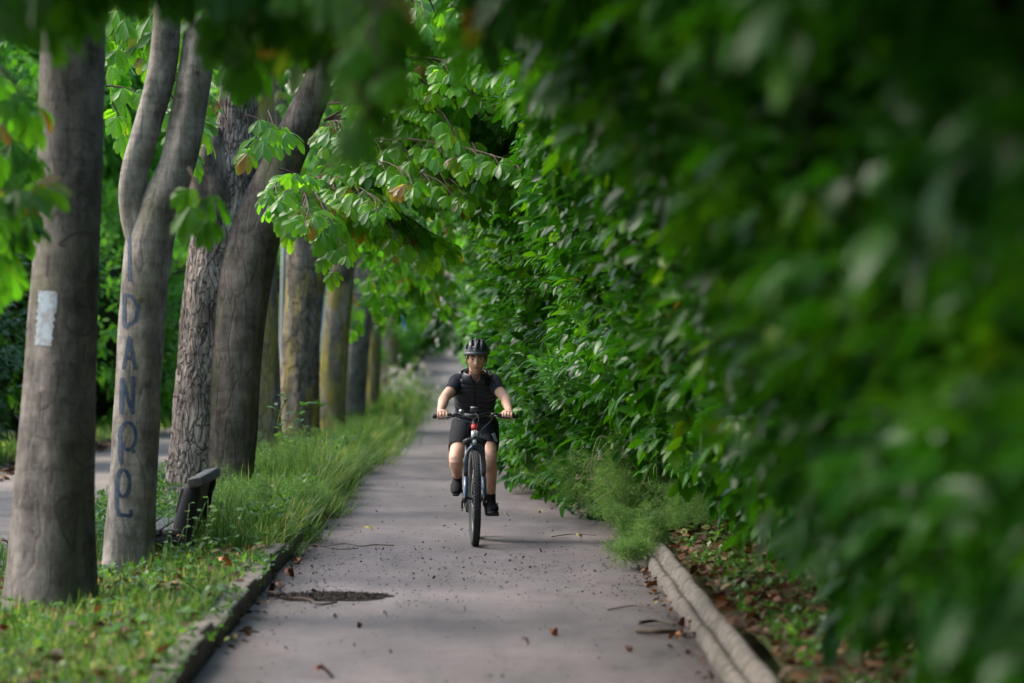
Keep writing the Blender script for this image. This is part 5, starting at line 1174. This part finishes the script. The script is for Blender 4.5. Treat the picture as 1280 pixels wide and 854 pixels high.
def loft_torso(t0, t1, n_, grow, bulge, nb, seg=72, arm=True, exp_=2.4):
    V = []
    for i in range(n_ + 1):
        t = t0 + (t1 - t0) * i / n_; y, z, rx, ry = lerp_path(TP, t); ya, za, _, _ = lerp_path(TP, max(0, t - .03)); yb, zb_, _, _ = lerp_path(TP, min(1, t + .03))
        ax_ = Vector((0, yb - ya, zb_ - za)).normalized(); w = Vector((1, 0, 0)); u = ax_.cross(w)
        for k in range(seg):
            a = 2 * math.pi * k / seg; ca, sa_ = math.cos(a), math.sin(a); s1 = abs(ca) ** (2 / exp_) * (1 if ca > 0 else -1); s2 = abs(sa_) ** (2 / exp_) * (1 if sa_ > 0 else -1)
            wob = .12 * math.sin(3 * a + t * 5); bu = bulge * abs(math.sin(math.pi * (nb * (t - t0) / (t1 - t0) + wob))) ** .55
            bu += .004 * math.sin(6 * a + t * 17) * (bulge > 0)
            fr_ = 1.0
            V.append(Vector((0, y, z)) + w * ((rx + grow + bu) * s1) + u * ((ry + grow + bu) * s2))
    F = [(i * seg + k, i * seg + (k + 1) % seg, (i + 1) * seg + (k + 1) % seg, (i + 1) * seg + k) for i in range(n_) for k in range(seg)]
    return V, F
V, F = loft_torso(.12, 1.0, 90, .006, .011, 10); vs = MB().add(V, F); vest = ch(vs, 'vest', m_vest)
so = vest.modifiers.new('s', 'SOLIDIFY'); so.thickness = .006
# collar with an open V at the front
cl = MB(); V = []; nseg = 40
for j in range(6):
    for k in range(nseg + 1):
        h_ = j / 5; ga = .06 + .38 * h_; a = math.pi * 1.5 + ga + (2 * math.pi - 2 * ga) * k / nseg; r_ = .088 - .014 * h_ + .006 * math.sin(h_ * math.pi)
        dpt = (1 - math.sin(a)) / 2
        V.append(Vector((.004 + r_ * 1.05 * math.cos(a), .68 + r_ * math.sin(a) - .035 * h_ , 1.292 + .062 * h_ - .045 * dpt)))
F = [(j * (nseg + 1) + k, j * (nseg + 1) + k + 1, (j + 1) * (nseg + 1) + k + 1, (j + 1) * (nseg + 1) + k) for j in range(5) for k in range(nseg)]
co_ = cl.add(V, F).build('collar', m_vest, vest); so = co_.modifiers.new('s', 'SOLIDIFY'); so.thickness = .014; so.offset = 1
zp = [Vector((0.0, .595, 1.262)), Vector((0, .61, 1.215)), Vector((0, .665, 1.13)), Vector((0, .75, 1.04)), Vector((0, .80, .985))]
bv_ = BVHTree.FromPolygons([v.co for v in vest.data.vertices], [p.vertices[:] for p in vest.data.polygons])
zp2 = []
for z in np.linspace(1.255, .99, 14):
    h = bv_.ray_cast(Vector((0, -1, z)), Vector((0, 1, 0)), 4)
    if h[0] is not None: zp2.append(h[0] + Vector((0, -.001, 0)))
MB().tube(zp2, [(.006, .003)] * len(zp2), 8, ref=(1, 0, 0)).build('zipper', m_hin, vest)
# sleeves (t-shirt)
ts = MB()
V, F = loft_torso(.0, .93, 30, -.002, 0, 1, 40); ts.add(V, F)
for s in (-1, 1):
    sh, el, wr = ARM[s]; d = (el - sh)
    ts.tube([Vector((s * .07, .745, 1.262)), sh + Vector((-s * .02, .0, .006)), sh + Vector((s * .008, -.004, .002)), sh + d * .25, sh + d * .5 + Vector((0, 0, -.003)), sh + d * .56 + Vector((0, 0, -.003))], [.062, .064, .061, .057, .0555, .055], 26, ref=(1, 0, 0), sub=4, cap=False)
tee = ch(ts, 't_shirt', m_tee); so = tee.modifiers.new('s', 'SOLIDIFY'); so.thickness = .003
# shorts
sm_ = MB(); V, F = loft_torso(.0, .16, 8, .003, 0, 1, 40); 
sm_.tube([(0, 1.0, .845), (0, .99, .90), (0, .98, .95)], [(.165, .13), (.175, .138), (.172, .132)], 30, ref=(1, 0, 0), sub=3)
for s in (-1, 1):
    hip = Vector((s * .088, .97, .905)); k = KN[s] + Vector((0, .02, .012)); fx = (k.x - hip.x)
    sm_.tube([hip + Vector((0, .03, 0)), hip.lerp(k, .3), hip.lerp(k, .6), hip.lerp(k, .74), hip.lerp(k, .76)], [(.102, .106), (.097, .096), (.086, .087), (.077, .080), (.076, .079)], 30, ref=(1, 0, 0), sub=5, cap=False)
sho = ch(sm_, 'shorts', m_sho); so = sho.modifiers.new('s', 'SOLIDIFY'); so.thickness = .004
# pale print on the outer leg of the shorts
bvs = BVHTree.FromPolygons([v.co for v in sho.data.vertices], [p.vertices[:] for p in sho.data.polygons])
def decal(strokes, w, bvh, org, m, name, parent):
    mb_ = MB()
    for st__ in strokes:
        V = []
        for i in range(len(st__) - 1):
            a, b = np.array(st__[i]), np.array(st__[i + 1])
            for t in np.linspace(0, 1, 6)[(1 if i else 0):]:
                p = a + (b - a) * t; tg = (b - a) / np.linalg.norm(b - a); nn = np.array([-tg[1], tg[0]])
                row = []
                for q in (-.5, .5):
                    u = p + nn * w * q; h = bvh.ray_cast(Vector((u[0] + .12, -1, u[1])), (Vector((u[0], .75, u[1])) - Vector((u[0] + .12, -1, u[1]))).normalized(), 4)
                    if h[0] is None: break
                    row.append(h[0] + h[1] * (.003 if h[1].y < 0 else -.003))
                if len(row) == 2: V += row
        k = len(V) // 2
        if k > 1: mb_.add(V, [(2 * i, 2 * i + 1, 2 * i + 3, 2 * i + 2) for i in range(k - 1)])
    if mb_.v: return mb_.build(name, m, parent)
m_pr = mat('pale_print', (.55, .6, .6), .6)
decal([[(.135, .845), (.150, .80)], [(.150, .85), (.163, .80)], [(.128, .835), (.158, .845)], [(.140, .79), (.172, .79)], [(.148, .80), (.156, .755)], [(.165, .80), (.172, .75)], [(.145, .765), (.176, .77)], [(.155, .742), (.176, .738)]], .008, bvs, None, m_pr, 'pale_print', sho)
# shoes and socks
def shoe(s, heel, ball, toe, up_, ank):
    heel, ball, toe, ank = map(Vector, (heel, ball, toe, ank)); ax_ = (toe - heel).normalized(); lx = Vector((1, 0, 0)); nz_ = lx.cross(ax_) * -1
    if nz_.z < 0: nz_ = -nz_
    b_ = MB(); q = [heel + nz_ * .045, heel.lerp(ball, .3) + nz_ * .052, heel.lerp(ball, .65) + nz_ * .045, ball + nz_ * .035, ball.lerp(toe, .6) + nz_ * .030, toe + nz_ * .022]
    b_.tube(q, [(.030, .038), (.035, .050), (.040, .045), (.048, .036), (.044, .029), (.024, .014)], 24, ref=(1, 0, 0), sub=5)
    b_.tube([heel.lerp(ball, .22) + nz_ * .05, ank + Vector((0, 0, -.01))], [(.036, .045), (.037, .042)], 20, ref=(1, 0, 0))
    o = ch(b_, 'shoe', m_shoe)
    w = MB(); w.tube([heel + nz_ * .004 - ax_ * .012, heel.lerp(ball, .5) + nz_ * .004, ball + nz_ * .002, toe + nz_ * .008 + ax_ * .008], [(.034, .010), (.038, .010), (.051, .012), (.026, .010)], 20, ref=(1, 0, 0), sub=5); w.build('sole', m_sole, o)
    l_ = MB()
    for k in range(5):
        t = .42 + k * .11; c_ = heel.lerp(ball, t) + nz_ * (.098 - .03 * t); l_.tube([c_ + lx * -.018, c_ + nz_ * .003 + ax_ * .006, c_ + lx * .018], .0022, 6)
    l_.build('laces', m_lace, o)
    d = (KN[s] - ank).normalized()
    sk = ch(MB().tube([ank + Vector((0, 0, -.03)), ank, ank + d * .05, ank + d * .075], [.036, .036, .037, .0375], 20, ref=(1, 0, 0), sub=3), 'sock', m_sock)
    return o
shoe(-1, (-.145, 1.03, .42), (-.146, .885, .392), (-.152, .78, .352), 0, AN[-1])
so_ = shoe(1, (.130, .80, .228), (.140, .635, .226), (.146, .53, .226), 0, AN[1])
mk_ = MB().box((.128, .672, .345), (.004, .003, .014)); ch(mk_, 'sock_mark', m_lace)
# ------------------------------------------------------------------ camera, light
cam = bpy.data.cameras.new('camera'); co = bpy.data.objects.new('camera', cam); COL.objects.link(co); S.camera = co
co.location = (0, 0, HZ); co.rotation_euler = (rad(90 - .322), 0, rad(-.4775))
cam.sensor_width = 36; cam.lens = 135; cam.clip_start = .1; cam.clip_end = 2000
cam.dof.use_dof = True; cam.dof.focus_distance = 30.2; cam.dof.aperture_fstop = 2.2; cam.dof.aperture_blades = 0
w = bpy.data.worlds.new('World'); S.world = w; w.use_nodes = True; nt = w.node_tree
sky = nt.nodes.new('ShaderNodeTexSky'); sky.sky_type = 'NISHITA'; sky.sun_disc = False
EL, AZ = rad(46), rad(-72)   # azimuth from +Y, clockwise positive; -70 = from the left, slightly ahead
sky.sun_elevation = EL; sky.sun_rotation = AZ; sky.air_density = 1.2; sky.dust_density = 3.0
nt.links.new(sky.outputs[0], nt.nodes['Background'].inputs[0]); nt.nodes['Background'].inputs[1].default_value = SKY
sd = bpy.data.lights.new('sun', 'SUN'); so = bpy.data.objects.new('sun', sd); COL.objects.link(so)
sd.energy = SUN; sd.angle = rad(24); sd.color = (1, .96, .9)
dv = Vector((math.sin(AZ) * math.cos(EL), math.cos(AZ) * math.cos(EL), math.sin(EL)))
so.rotation_euler = dv.to_track_quat('Z', 'Y').to_euler()
S.view_settings.view_transform = 'Standard'; S.view_settings.look = 'None'; S.view_settings.exposure = EXPO; S.view_settings.gamma = 1
c = S.cycles; c.use_denoising = True; c.denoiser = 'OPENIMAGEDENOISE'; c.max_bounces = 7; c.diffuse_bounces = 4; c.glossy_bounces = 2; c.transmission_bounces = 4; c.transparent_max_bounces = 4
c.use_adaptive_sampling = True; c.adaptive_threshold = .02; c.sample_clamp_indirect = 6; c.caustics_reflective = False; c.caustics_refractive = False
